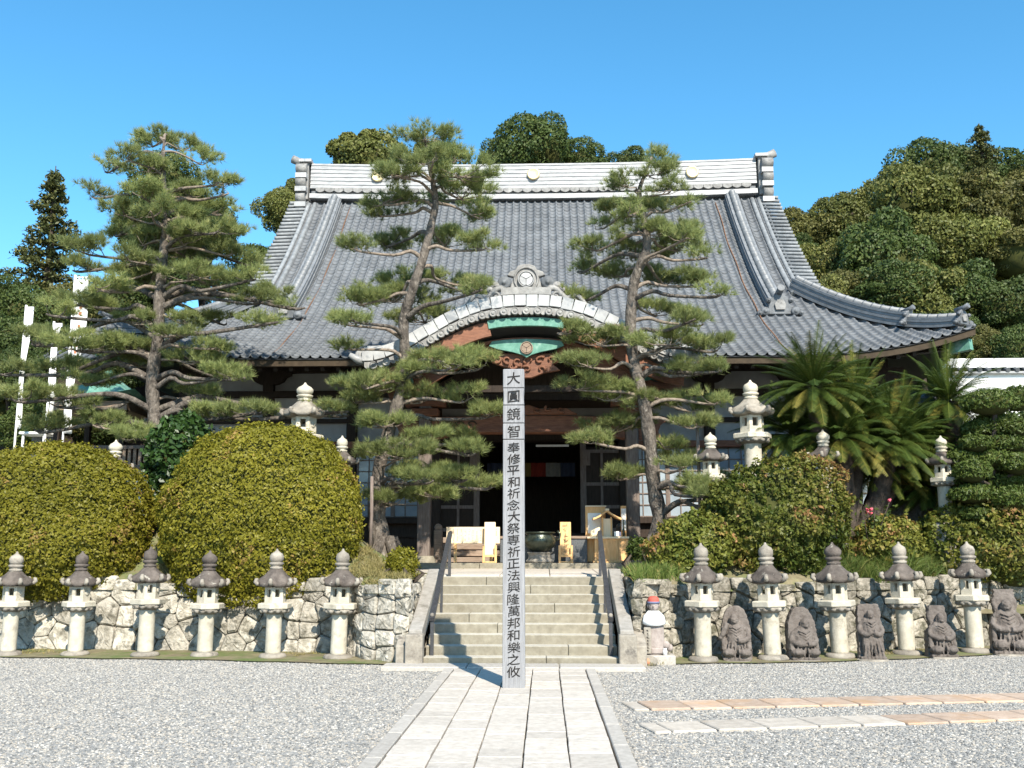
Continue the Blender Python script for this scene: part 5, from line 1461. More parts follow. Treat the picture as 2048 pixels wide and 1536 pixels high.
# ------------------------------------------------------------------ carved figures in front of the wall
ctex = bpy.data.textures.new('weathering', 'CLOUDS')
ctex.noise_scale = .05
ctex.noise_depth = 3
def figure_slab(x, y, w, h, pose, yaw, label):
    """weathered relief figure: backing slab, head, robed torso, arms and knees grown into one stone"""
    r_ = random.Random(int(x * 100))
    root = empty('stone_figure', (x, y, 0), R(yaw), label, 'statue', 'carved stone figures before the retaining wall')
    m = MB()
    # backing slab outline
    def slab(fn, y0, y1, n=22):
        pts = [(fn(t) * w * .5 + r_.uniform(-.008, .008), t * h) for t in np.linspace(0, 1, n)]
        lft = [(-a * r_.uniform(.94, 1.0), b) for a, b in pts]
        m.prism(pts + lft[::-1], y0, y1)
    rnd = lambda t: (1.0 - .10 * t) * math.sqrt(max(.02, 1 - max(0, (t - .55) / .47) ** 2.2))
    flat = lambda t: .95 - .12 * t - (.12 if t > .93 else 0)
    seat = lambda t: (1.0 - .25 * t) if t < .55 else .66 - .1 * t
    hx, hz, hr = 0.0, h * .74, w * .155
    if pose == 'arm':   slab(rnd, .0, .15); hx = -.03
    if pose == 'bow':   slab(rnd, .0, .15); hx, hz = .03, h * .68
    if pose == 'pray':  slab(flat, .0, .15); hz = h * .80
    if pose in ('halo', 'great'):
        slab(seat, .02, .15)
        m.lathe([(w * .34, 0), (w * .36, .03), (w * .35, .07), (w * .30, .09)], 26, Matrix.Translation((hx, .10, h * .78)) @ Matrix.Rotation(R(90), 4, 'X'))
    # head with brow, nose, chin, ears
    m.ball((hx, -.06, hz), hr, 16, 12, (.92, .95, 1.18))
    m.ball((hx, -.06 - hr * .90, hz - hr * .05), hr * .20, 8, 6, (.8, 1, 1.6))
    m.ball((hx, -.06 - hr * .78, hz - hr * .55), hr * .28, 8, 6, (1.2, .8, .7))
    for sx in (-1, 1):
        m.ball((hx + sx * hr * .92, -.05, hz - hr * .1), hr * .26, 8, 6, (.5, .8, 1.9))
        m.ball((hx + sx * hr * .38, -.06 - hr * .78, hz + hr * .22), hr * .30, 8, 6, (1.2, .6, .5))
    m.tube([(hx, -.03, hz - hr * 1.3), (hx * .5, -.02, hz - hr * .7)], hr * .55, 10)
    # torso, shoulders
    sz = hz - hr * 1.55
    m.ball((0, -.01, (sz + h * .22) / 2), 1, 16, 12, (w * .33, .115, (sz - h * .10) / 2 + .06))
    m.tube([(-w * .34, 0, sz - .05), (-w * .18, -.02, sz), (w * .18, -.02, sz), (w * .34, 0, sz - .05)], [w * .10, w * .13, w * .13, w * .10], 10)
    # arms
    for sx in (-1, 1):
        if pose == 'arm' and sx < 0:
            P_ = [(-w * .34, 0, sz - .04), (-w * .52, -.05, sz - .17), (-w * .40, -.10, sz - .06), (-w * .30, -.12, sz + .06)]
        else:
            P_ = [(sx * w * .34, 0, sz - .05), (sx * w * .40, -.05, sz - h * .17), (sx * w * .22, -.12, sz - h * .24), (sx * w * .03, -.15, sz - h * (.18 if pose == 'pray' else .24))]
        m.tube(smooth_pts(P_), .040 if w < .5 else .046, 9)
        # sleeve and knee
        if pose != 'pray':
            m.ball((sx * w * .26, -.07, h * .14), 1, 12, 8, (w * .22, .12, h * .085))
            m.tube([(sx * w * .40, -.04, sz - h * .2), (sx * w * .40, -.03, h * .2)], [.035, .05], 8)
        else:
            m.tube([(sx * w * .22, -.08, sz - h * .22), (sx * w * .24, -.06, h * .30), (sx * w * .2, -.05, h * .02)], [.04, .055, .06], 8)
    # robe folds
    for k in range(5):
        zz = sz - h * (.02 + .055 * k)
        m.tube([(-w * .20 + .01 * k, -.105, zz + .03), (0, -.130, zz - .02), (w * .20 - .01 * k, -.105, zz + .03)], .010, 6)
    for k in range(6):
        xx = (-.30 + .12 * k) * w
        m.tube([(xx * .8, -.10, h * .34), (xx, -.125, h * .18), (xx * 1.15, -.10, h * .02)], .011, 6)
    m.box(-w * .46, w * .46, -.10, .14, 0, h * .055)
    f = m.build('figure', MAT['statue_stone'], root)
    f.rotation_euler = (-R(6), 0, 0)
    f.location = (0, 0, .015)
    md = f.modifiers.new('weld', 'REMESH'); md.mode = 'VOXEL'; md.voxel_size = .0085; md.use_smooth_shade = True
    md = f.modifiers.new('worn', 'SMOOTH'); md.factor = .5; md.iterations = 2
    md = f.modifiers.new('pits', 'DISPLACE'); md.texture = ctex; md.strength = .022; md.mid_level = .5
    pts = [(.46 * w * math.cos(a) * r_.uniform(1.0, 1.3), -.04 + .17 * math.sin(a) * r_.uniform(.85, 1.2)) for a in np.linspace(0, 2 * math.pi, 11)[:-1]]
    b = MB()
    vv = [(p, q, 0.0) for p, q in pts] + [(p * .95, q * .95, .03) for p, q in pts]
    b.add(vv, [tuple(reversed(range(10))), tuple(range(10, 20))] + [(k, (k + 1) % 10, (k + 1) % 10 + 10, k + 10) for k in range(10)])
    b.build('foot_stone', MAT['lantern_mid'], root)
def smooth_pts(P_, k=4):
    P_ = [Vector(p) for p in P_]
    Q = [P_[0] * 2 - P_[1]] + P_ + [P_[-1] * 2 - P_[-2]]
    out = []
    for i in range(1, len(Q) - 2):
        for q in range(k):
            t = q / k
            a, b, c, d = Q[i - 1], Q[i], Q[i + 1], Q[i + 2]
            out.append(.5 * ((2 * b) + (c - a) * t + (2 * a - 5 * b + 4 * c - d) * t * t + (3 * b - a - 3 * c + d) * t ** 3))
    return out + [Q[-2]]
figure_slab(3.26, 15.75, .46, .82, 'arm', -6, 'seated stone figure with one raised arm on a rounded brown slab')
figure_slab(4.30, 15.85, .48, .80, 'bow', 8, 'stone figure with lowered head on a rounded brown slab')
figure_slab(5.37, 16.0, .42, .84, 'pray', -3, 'narrow upright brown stone slab figure with joined hands')
figure_slab(6.59, 16.4, .46, .80, 'halo', 5, 'small seated stone figure with a round halo behind its head')
figure_slab(7.86, 16.9, .56, 1.04, 'great', -8, 'large haloed stone figure standing past the last lantern')

# red-capped standing jizo on its block
jz_ = empty('jizo_statue', (1.98, 15.42, .14), R(-4), 'small robed stone statue with red knitted cap and white bib beside the stairs', 'statue')
MB().lathe([(.17, 0), (.165, .05), (.15, .25), (.145, .42), (.155, .52), (.14, .58), (.07, .615), (.055, .635)], 20, Matrix.Diagonal((1, .72, 1, 1))).build('body', MAT['jizo_stone'], jz_)
mh = MB().ball((0, 0, .715), .088, 16, 10, (.92, .95, 1.1))
mh.ball((0, -.088, .705), .016, 6, 4).ball((-.085, 0, .71), .022, 6, 4, (.5, 1, 1.4)).ball((.085, 0, .71), .022, 6, 4, (.5, 1, 1.4))
mh.ball((-.032, -.075, .722), .016, 6, 4, (1, .5, .4)).ball((.032, -.075, .722), .016, 6, 4, (1, .5, .4)).ball((0, -.078, .678), .02, 6, 4, (1, .5, .35))
mh.build('head', MAT['jizo_stone'], jz_)
MB().lathe([(.092, .755), (.094, .775), (.088, .815), (.06, .845), (.001, .852)], 18, Matrix.Diagonal((.95, .98, 1, 1))).build('cap', MAT['cloth_red'], jz_)
MB().lathe([(.090, .742), (.099, .745), (.100, .768), (.092, .772)], 18, Matrix.Diagonal((.95, .98, 1, 1))).build('cap_band', MAT['cloth_blue'], jz_)
vv = []
nb = 12
for k in range(nb + 1):
    a = R(-165 + 150 * k / nb)
    for zz, rr in ((.63, .075), (.56, .150), (.49, .168), (.45 - .03 * math.sin(math.pi * k / nb), .172)):
        vv.append((rr * math.cos(a), rr * .76 * math.sin(a) - .006, zz))
MB().add(vv, [(4 * k + a, 4 * k + 4 + a, 4 * k + 5 + a, 4 * k + 1 + a) for k in range(nb) for a in range(3)], True).build('bib', MAT['cloth_white'], jz_).modifiers.new('th', 'SOLIDIFY').thickness = .012
MB().box(-.155, -.05, -.155, -.115, .02, .40).build('inscribed_plaque', MAT['lantern_mid'], jz_, .008)
h_ = MB()
for k in range(7):
    h_.box(-.115 + .006 * (k % 2), -.09, -.1575, -.1545, .35 - k * .048, .365 - k * .048).box(-.11, -.085 + .004 * (k % 3), -.1575, -.1545, .335 - k * .048, .342 - k * .048)
h_.build('inscription', MAT['ink'], jz_)
MB().box(-.05, .14, -.13, -.10, .02, .10).ball((.17, -.03, .14), .07, 8, 5, (1, .8, .9)).ball((.22, .0, .10), .06, 8, 5).build('side_ornament', MAT['jizo_stone'], jz_, .01)
MB().lathe([(.03, 0), (.035, .06), (.025, .09), (.028, .1)], 10, Matrix.Translation((.15, -.13, 0))).build('flower_vase', MAT['cloth_white'], jz_)
blk = MB().box(-.32, .32, -.15, .20, 0, .14).build('stone_block', MAT['kerb_stone'], None, .012, 2)
blk.location = (1.95, 15.38, 0)
tag(blk, 'low rectangular pale stone block under the red-capped statue', 'stone block')
o = MB().lathe([(.10, 0), (.115, .04), (.10, .10), (.05, .13), (.01, .135)], 12, Matrix.Diagonal((1, .5, 1, 1))).build('pebble_charm', MAT['lantern_mid'])
o.location = (1.88, 15.15, .01)
pc = MB().lathe([(.03, .02), (.035, .06), (.02, .1), (.001, .105)], 10, Matrix.Translation((-.035, -.048, 0)) @ Matrix.Diagonal((1, .5, 1, 1))).build('red_patch', MAT['flag_print'], o)
tag(o, 'rounded stone with a red patch leaning before the pale block', 'stone')

# ------------------------------------------------------------------ things on the porch
PZ = 1.437
# wide notice board with faint columns of writing
nb_ = empty('notice_board', (-1.17, 21.5, PZ), 0, 'wide pale wooden notice board with faint columns of writing', 'notice board')
MB().box(-.57, .57, -.02, .02, .40, .75).build('panel', MAT['pale_wood'], nb_, .006)
for s in (-.38, .38):
    MB().box(s - .03, s + .03, .022, .08, 0, .7).box(s - .03, s + .03, -.06, .02, .30, .40).build('leg', MAT['new_wood'], nb_)
rt_ = random.Random(2)
for k in range(13):
    h_ = MB()
    x = -.50 + k * .083
    z = .71
    while z > .46:
        if rt_.random() < .62:
            h_.box(x - .010, x + .010, -.0225, -.0203, z - .012, z - .006)
            h_.box(x - .003, x + .004, -.0228, -.0203, z - .018, z)
        z -= .026
    h_.build('text_column', MAT['faded_ink'], nb_)
def plank_stand(x, y, label, written):
    s_ = empty('plank_stand', (x, y, PZ), 0, label, 'sign stand')
    MB().box(-.115, .115, -.015, .015, .16, .85, Matrix.Rotation(R(-5), 4, 'X')).build('plank', MAT['pale_wood' if not written else 'new_wood'], s_, .005)
    f = MB()
    f.box(-.15, -.10, -.09, -.045, 0, .36).box(.10, .15, -.09, -.045, 0, .36).box(-.10, .10, -.088, -.048, .12, .17).box(-.10, .10, -.088, -.048, .0, .03)
    f.build('frame', MAT['new_wood'], s_, .004)
    if written:
        r_ = random.Random(4)
        for k in range(6):
            h_ = MB()
            z = .78 - k * .105
            for q in range(6):
                a = r_.uniform(-.4, 2.0)
                cx, cz = r_.uniform(-.035, .035), z + r_.uniform(-.03, .03)
                dx_, dz_ = .035 * math.cos(a), .025 * math.sin(a)
                yq = -.020 + (cz) * math.tan(R(5)) 
                h_.bar((cx - dx_, yq, cz - dz_), (cx + dx_, yq, cz + dz_), .012, .003)
            h_.build('brush_mark', MAT['faded_ink'], s_)
plank_stand(-.80, 21.25, 'blank pale wooden plank stand in front of the wide notice board', False)
plank_stand(.79, 21.25, 'wooden plank stand with faded brush writing beside the incense burner', True)
# incense burner
ib = empty('incense_burner', (.25, 21.3, PZ), 0, 'round dark bronze incense burner on a stone pedestal', 'incense burner')
MB().lathe([(.30, 0), (.32, .04), (.27, .09), (.25, .16), (.29, .22)], 8, None, False, R(22)).build('pedestal', MAT['lantern_mid'], ib, .01)
MB().lathe([(.14, .22), (.20, .25), (.31, .34), (.35, .44), (.33, .53), (.28, .58), (.29, .60), (.33, .615), (.34, .635), (.31, .64), (.29, .60), (.05, .58)], 28).build('bowl', MAT['bronze'], ib)
for s in (-1, 1):
    MB().tube([(s * .34, 0, .46), (s * .42, 0, .50), (s * .43, 0, .60), (s * .37, 0, .66)], .025, 8).build('handle', MAT['bronze'], ib)
# low dark stone counter behind
dk = empty('offering_counter', (.40, 21.75, PZ), 0, 'dark stone counter with a pale top edge behind the incense burner', 'counter')
MB().box(-1.0, .86, -.14, .20, 0, .50).build('front', MAT['dark_granite'], dk, .008)
MB().box(-1.02, .88, -.17, .24, .502, .56).build('top', MAT['step_wood'], dk, .008)
# wooden booth with small shrine and boards
bt = empty('amulet_booth', (1.68, 21.55, PZ), 0, 'new orange-wood amulet booth with miniature gabled shrine by the porch pillar', 'booth')
MB().box(-.28, .42, -.30, .18, .03, .50).build('cabinet', MAT['new_wood'], bt, .006)
for x in (-.26, .0, .18, .40):
    MB().box(x - .025, x + .025, -.325, -.302, .05, .48).build('stile', MAT['new_wood'], bt)
MB().box(-.32, .46, -.345, .2, 0, .05).build('plinth', MAT['new_wood'], bt, .005)
MB().box(-.44, .44, -.36, .22, .50, .545).build('counter_top', MAT['pale_wood'], bt, .005)
bb = MB().box(-.45, -.02, .16, .19, .02, 1.18).build('back_board', MAT['new_wood'], bt, .004)
MB().box(-.40, -.12, .148, .158, .62, 1.05).build('white_sheet', MAT['paper'], bb)
MB().box(-.45, .0, .13, .2, 1.18, 1.21).build('board_cap', MAT['pale_wood'], bb)
b2 = MB().box(.30, .42, .05, .09, .55, 1.20).build('side_board', MAT['new_wood'], bt, .004)
MB().box(.31, .41, .036, .048, .68, 1.14).build('white_sheet', MAT['paper'], b2)
MB().box(-.12, .10, -.22, .08, .55, .92).build('shrine_body', MAT['pale_wood'], bt, .004)
MB().box(.06, .09, -.235, -.20, .55, .95).box(-.12, -.09, -.235, -.20, .55, .95).build('shrine_post', MAT['new_wood'], bt)
sr = MB()
for s in (-1, 1):
    pts = [(-.01 + s * .30 * t, .93 + .17 * (1 - t) ** 1.4) for t in np.linspace(0, 1, 6)]
    pts2 = [(a, b - .04) for a, b in pts]
    q_ = pts + pts2[::-1]
    sr.prism(q_ if s < 0 else q_[::-1], -.33, .10)
sr.build('shrine_roof', MAT['new_wood'], bt)
MB().box(-.05, .03, -.35, .12, 1.08, 1.125).build('shrine_ridge', MAT['pale_wood'], bt)
MB().tube([(-.28, -.2, .55), (-.30, -.2, .62), (-.16, -.2, .72)], [.10, .08, .03], 8).build('offering_scoop', MAT['pale_wood'], bt)
MB().box(.13, .23, -.3, -.2, .55, .65).build('charm_box', MAT['paper'], bt, .004)
MB().box(.235, .27, -.3, -.22, .55, .64).build('charm_box', MAT['cloth_blue'], bt, .004)
MB().lathe([(.02, .55), (.03, .6), (.02, .7), (.012, .85), (.012, .9)], 8, Matrix.Translation((.35, -.05, 0))).build('bottle', MAT['bronze'], bt)

# ------------------------------------------------------------------ banners at the side
def banner(x, y, ztop, h, w, label, lean=0, printed=True, seed=1):
    zg = float(terr(np.clip(x, -13.9, 12.9), y)) if y < 24.3 else 1.22
    r_ = empty('banner', (x, y, zg), 0, label, 'banner', 'white cloth banners on poles')
    H = ztop - zg
    MB().tube([(0, 0, 0), (0, 0, H)], .028, 8).build('pole', MAT['cloth_white'], r_)
    MB().tube([(-.03, 0, H - .06), (w + .03, 0, H - .06)], .014, 6).build('cross_arm', MAT['cloth_white'], r_)
    n, mz = 8, 24
    rr = random.Random(seed)
    a0 = rr.uniform(0, 6)
    vv = []
    for i in range(mz + 1):
        t = i / mz
        sq = 1 - .45 * math.sin(min(1, t * 1.3) * math.pi * .5) + .2 * math.sin(t * 7 + a0)
        for k in range(n + 1):
            u = k / n
            vv.append((.03 + u * w * max(.35, min(1, sq)), .05 * math.sin(u * 6 + t * 5 + a0) * (.3 + t), H - .12 - h * t + lean * 0))
    ff = [(i * (n + 1) + k, i * (n + 1) + k + 1, (i + 1) * (n + 1) + k + 1, (i + 1) * (n + 1) + k) for i in range(mz) for k in range(n)]
    c = MB().add(vv, ff, True).build('cloth', MAT['cloth_white'], r_)
    c.modifiers.new('th', 'SOLIDIFY').thickness = .004
    for k in range(5):
        MB().box(.03 + w * k / 4.2 - .012, .03 + w * k / 4.2 + .012, -.02, .02, H - .14, H - .045).build('loop', MAT['cloth_white'], r_)
    if printed:
        m = MB()
        for k in range(3):
            i = 4 + k * 3
            for q in range(2):
                b = (i + q) * (n + 1) + 2
                P_ = [Vector(vv[b + k2]) + Vector((0, -.008, 0)) for k2 in range(5)] + [Vector(vv[b + n + 1 + k2]) + Vector((0, -.008, 0)) for k2 in range(5)]
                if (q + k) % 2 == 0 or True:
                    m.add([P_[a] * .5 + P_[a + 5] * .5 + Vector((0, 0, .05)) for a in range(1, 4)] + [P_[a] * .5 + P_[a + 5] * .5 - Vector((0, 0, .03)) for a in range(1, 4)], [(0, 1, 4, 3), (1, 2, 5, 4)], True)
        m.build('print', MAT['flag_print'], c)
    return r_
banner(-11.43, 24.0, 8.55, 3.9, .36, 'tall white banner with red print at its top, nearest the hall', seed=2)
banner(-11.98, 24.2, 7.40, 2.7, .18, 'narrow white banner between two other banners', printed=False, seed=5)
banner(-12.62, 24.0, 7.78, 3.0, .16, 'slender white banner flaring at its foot', printed=False, seed=8)
banner(-13.15, 23.6, 5.60, 1.4, .24, 'short white banner at the far end of the banner group', printed=False, seed=11)

# ------------------------------------------------------------------ neighbouring buildings
def tiled_gable(root, x0, x1, yr, zr, ye, ze, name='roof', white=True):
    off = -Vector(root.location)
    m = MB()
    vv = []
    n = 10
    for k in range(n + 1):
        t = k / n
        y = ye + (yr - ye) * t
        z = ze + (zr - ze) * (t ** 1.15)
        vv += [Vector((x0, y, z)) + off, Vector((x1, y, z)) + off]
    m.add(vv, [(2 * k, 2 * k + 1, 2 * k + 3, 2 * k + 2) for k in range(n)])
    vv2 = [Vector((v[0], 2 * (yr + off.y) - v[1], v[2])) for v in vv]
    m.add(vv2, [(2 * k + 1, 2 * k, 2 * k + 2, 2 * k + 3) for k in range(n)])
    r = m.build(name, MAT['roof_tile'], root)
    x = x0 + .12
    me = None
    while x < x1:
        pts = []
        for k in range(n + 1):
            t = k / n
            pts.append(Vector((x, ye + (yr - ye) * t, ze + (zr - ze) * (t ** 1.15) + .03)) + off)
        MB().tube(pts, .06, 6).build('tile_roll', MAT['roof_tile'], r)
        x += .27
    MB().box(x0 + off.x, x1 + off.x, yr - .16 + off.y, yr + .16 + off.y, zr - .05 + off.z, zr + .20 + off.z).build('ridge', MAT['ridge_tile'] if white else MAT['ridge_grey'], r, .02)
    return r
an = empty('annex_building', (-11.0, 33, 1.22), 0, 'low grey tiled annex with a pale ridge joined to the side of the hall', 'building')
tiled_gable(an, -13.2, -8.6, 33.5, 9.6, 29.2, 7.3)
MB().box(-2.0, 2.2, -2.2, 3.5, 0, 6.3).build('wall', MAT['dark_wood'], an)
an2 = empty('side_building', (-15.5, 32, 1.22), 0, 'small building with a stepped grey tiled roof beyond the annex', 'building')
tiled_gable(an2, -17.6, -13.4, 33.5, 9.0, 30.0, 7.4)
MB().box(-1.9, 1.9, -1.6, 3.3, 0, 6.4).build('wall', MAT['dark_wood'], an2)
# water pavilion with verdigris copper roof
wp = empty('copper_pavilion', (-11.3, 26.0, 1.22), 0, 'small pavilion with a verdigris green copper roof beneath the big pine', 'pavilion')
m = MB()
vv = []
for k in range(9):
    t = k / 8
    h_ = 1.25 - 1.0 * t
    z = 4.25 + .75 * t ** 1.5 + (.12 if k == 0 else 0)
    for a in range(16):
        an_ = 2 * math.pi * a / 16
        c_, s_ = math.cos(an_), math.sin(an_)
        q = max(abs(c_), abs(s_))
        corner = (abs(c_ * s_) * 2) ** 4 * .18 * (1 - t)
        vv.append((h_ * c_ / q * 1.0, h_ * s_ / q, z + corner))
m.add(vv, [(k * 16 + a, k * 16 + (a + 1) % 16, (k + 1) * 16 + (a + 1) % 16, (k + 1) * 16 + a) for k in range(8) for a in range(16)] + [tuple(128 + a for a in range(16))], True)
m.build('roof', MAT['copper'], wp)
MB().lathe([(.25, 4.95), (.2, 5.05), (.08, 5.1), (.1, 5.2), (.02, 5.32)], 12).build('roof_finial', MAT['copper'], wp)
MB().box(-.95, .95, -.95, .95, 4.05, 4.28).build('eave_frame', MAT['step_wood'], wp)
for a in (-.85, .85):
    for b in (-.85, .85):
        MB().box(a - .07, a + .07, b - .07, b + .07, 0, 4.1).build('post', MAT['dark_wood'], wp)
MB().box(-.5, .5, -.35, .35, 0, .7).build('water_basin', MAT['lantern_mid'], wp, .03)
# lattice-topped white wall
lf = empty('lattice_wall', (-9.6, 23.0, 1.22), 0, 'white plastered wall with a dark timber lattice above it between shrubs', 'wall')
MB().box(-1.4, 1.3, -.06, .06, 0, 2.30).build('plaster_face', MAT['white_plaster'], lf)
MB().box(-1.42, 1.32, -.10, .10, 2.302, 2.44).build('rail', MAT['grey_wood'], lf)
MB().box(-1.42, 1.32, -.08, .08, 2.82, 2.90).build('rail', MAT['grey_wood'], lf)
MB().box(-1.4, 1.3, .03, .06, 2.44, 2.82).build('backing', MAT['dark_wood'], lf)
for k in range(22):
    MB().box(-1.38 + k * .125, -1.31 + k * .125, -.04, .0, 2.44, 2.82).build('slat', MAT['step_wood'], lf)
wn_ = MB().box(.82, 1.12, -.085, -.062, 1.55, 2.0).build('window', MAT['window_glass'], lf)
MB().box(.78, .82, -.10, -.062, 1.5, 2.05).box(1.12, 1.16, -.10, -.062, 1.5, 2.05).box(.82, 1.12, -.10, -.062, 2.0, 2.05).box(.82, 1.12, -.10, -.062, 1.5, 1.55).build('window_frame', MAT['white_plaster'], wn_)
# small white kiosk among the banners
kx = empty('white_kiosk', (-13.0, 25.6, 1.22), 0, 'small white kiosk with a dark sloping window among the banners', 'kiosk')
MB().box(-.15, .45, -.3, .3, 0, 2.75).build('body', MAT['white_plaster'], kx, .02)
MB().box(-.22, .52, -.36, .36, 3.45, 3.52).build('roof', MAT['white_plaster'], kx, .02)
MB().box(.40, .45, -.3, -.25, 2.75, 3.45).box(-.15, -.1, -.3, -.25, 2.75, 3.45).build('post', MAT['cloth_white'], kx)
MB().box(-.15, .45, .2, .3, 2.75, 3.45).build('window', MAT['dark_granite'], kx)
# tile-topped white wall to the right of the hall
rw = empty('tiled_white_wall', (14.5, 30.5, 1.22), 0, 'long white plastered wall with grey tile copings beyond the hall corner', 'wall')
MB().box(-1.9, 14, -.2, .2, 0, 5.5).build('wall_face', MAT['white_plaster'], rw)
for z in (5.52, 6.02):
    MB().prism([(-.0, 0), (.0, 0), (0, 0)], 0, 0) if False else None
for z0, zt in ((4.95, 'lower'), (5.80, 'upper')):
    cop = MB()
    cop.box(-1.95, 14, -.32 if zt == 'lower' else -.28, .3, z0, z0 + .06)
    cp_ = cop.build('coping', MAT['ridge_tile'], rw)
    for k in range(40):
        MB().tube([(-1.8 + k * .28, -.36 if zt == 'lower' else -.32, z0 + .09), (-1.8 + k * .28, .0, z0 + .20)], .07, 6).build('coping_tile', MAT['roof_tile'], cp_)
MB().box(-1.9, 14, -.14, .14, 5.5, 5.86).build('upper_band', MAT['white_plaster'], rw)
MB().box(-1.9, 14, -.16, .16, 6.0, 6.28).build('ridge', MAT['white_plaster'], rw)
# garden rock by the cycads
rk = MB().ball((0, 0, .5), .75, 14, 10, (1.0, .8, 1.5))
rk.v = [tuple(Vector(p) * (1 + .22 * float(vnoise(np.array([p]), 2.2, 4)[0]) + .10 * float(vnoise(np.array([p]), 6, 9)[0]))) for p in rk.v]
ro = rk.build('rock', MAT['rock'])
ro.location = (7.95, 20.8, 3.6)
ro.location = (8.05, 21.0, 2.0)
ro.scale = (1.0, .9, 1.75)
tag(ro, 'tall jagged grey garden rock standing between the two cycad clumps', 'rock')
# stone beside the camellia
o = MB().ball((0, 0, .1), .16, 10, 6, (1.3, .8, .9)).build('stone', MAT['lantern_mid'])
o.location = (-6.1, 17.75, 1.95 - .1)
o.rotation_euler = (0, R(-25), 0)
tag(o, 'smooth pale stone peeping out between the two dome shrubs', 'stone')

# ------------------------------------------------------------------ foliage builders
def unit(v): return v / np.maximum(np.linalg.norm(v, axis=1, keepdims=True), 1e-9)
def leaf_mesh(name, C, N, size, asp=.5, tint=None, jit=.7, fold=.0):
    """diamond leaves at C facing roughly N"""
    n = len(C)
    N = unit(N + rng.normal(0, jit, (n, 3)))
    A = unit(np.cross(N, rng.normal(0, 1, (n, 3))))
    B = np.cross(N, A)
    s = (size * rng.uniform(.7, 1.3, n))[:, None]
    V = np.stack([C - A * s, C + B * s * asp + N * s * fold, C + A * s, C - B * s * asp + N * s * fold], 1).reshape(-1, 3)
    F = np.arange(n * 4).reshape(n, 4)
    t = rng.random(n) if tint is None else tint
    return mesh_np(name, V, F, np.repeat(t, 4))

def needle_mesh(name, C, axis, L=.12, n=20, w=.0075, tint=None, spread=.95):
    """tufts of thin needles, each a slim triangle"""
    m = len(C)
    A = np.repeat(axis, n, 0)
    D = unit(A + rng.normal(0, spread * .55, (m * n, 3)))
    P = np.repeat(C, n, 0) + D * .008
    S = unit(np.cross(D, rng.normal(0, 1, (m * n, 3)))) * w * .5
    ln = (L * rng.uniform(.75, 1.15, m * n))[:, None]
    V = np.stack([P - S, P + S, P + D * ln], 1).reshape(-1, 3)
    F = np.arange(m * n * 3).reshape(-1, 3)
    t = np.repeat(np.clip(tint + rng.normal(0, .0, m), 0, 1), n) + rng.normal(0, .08, m * n)
    return mesh_np(name, V, F, np.repeat(np.clip(t, 0, 1), 3))

def smooth_path(pts, k=4):
    """Catmull-Rom through pts (list of vectors)"""
    P = [Vector(p) for p in pts]
    P = [P[0] * 2 - P[1]] + P + [P[-1] * 2 - P[-2]]
    out = []
    for i in range(1, len(P) - 2):
        for q in range(k):
            t = q / k
            a, b, c, d = P[i - 1], P[i], P[i + 1], P[i + 2]
            out.append(.5 * ((2 * b) + (c - a) * t + (2 * a - 5 * b + 4 * c - d) * t * t + (3 * b - a - 3 * c + d) * t ** 3))
    out.append(P[-2])
    return out

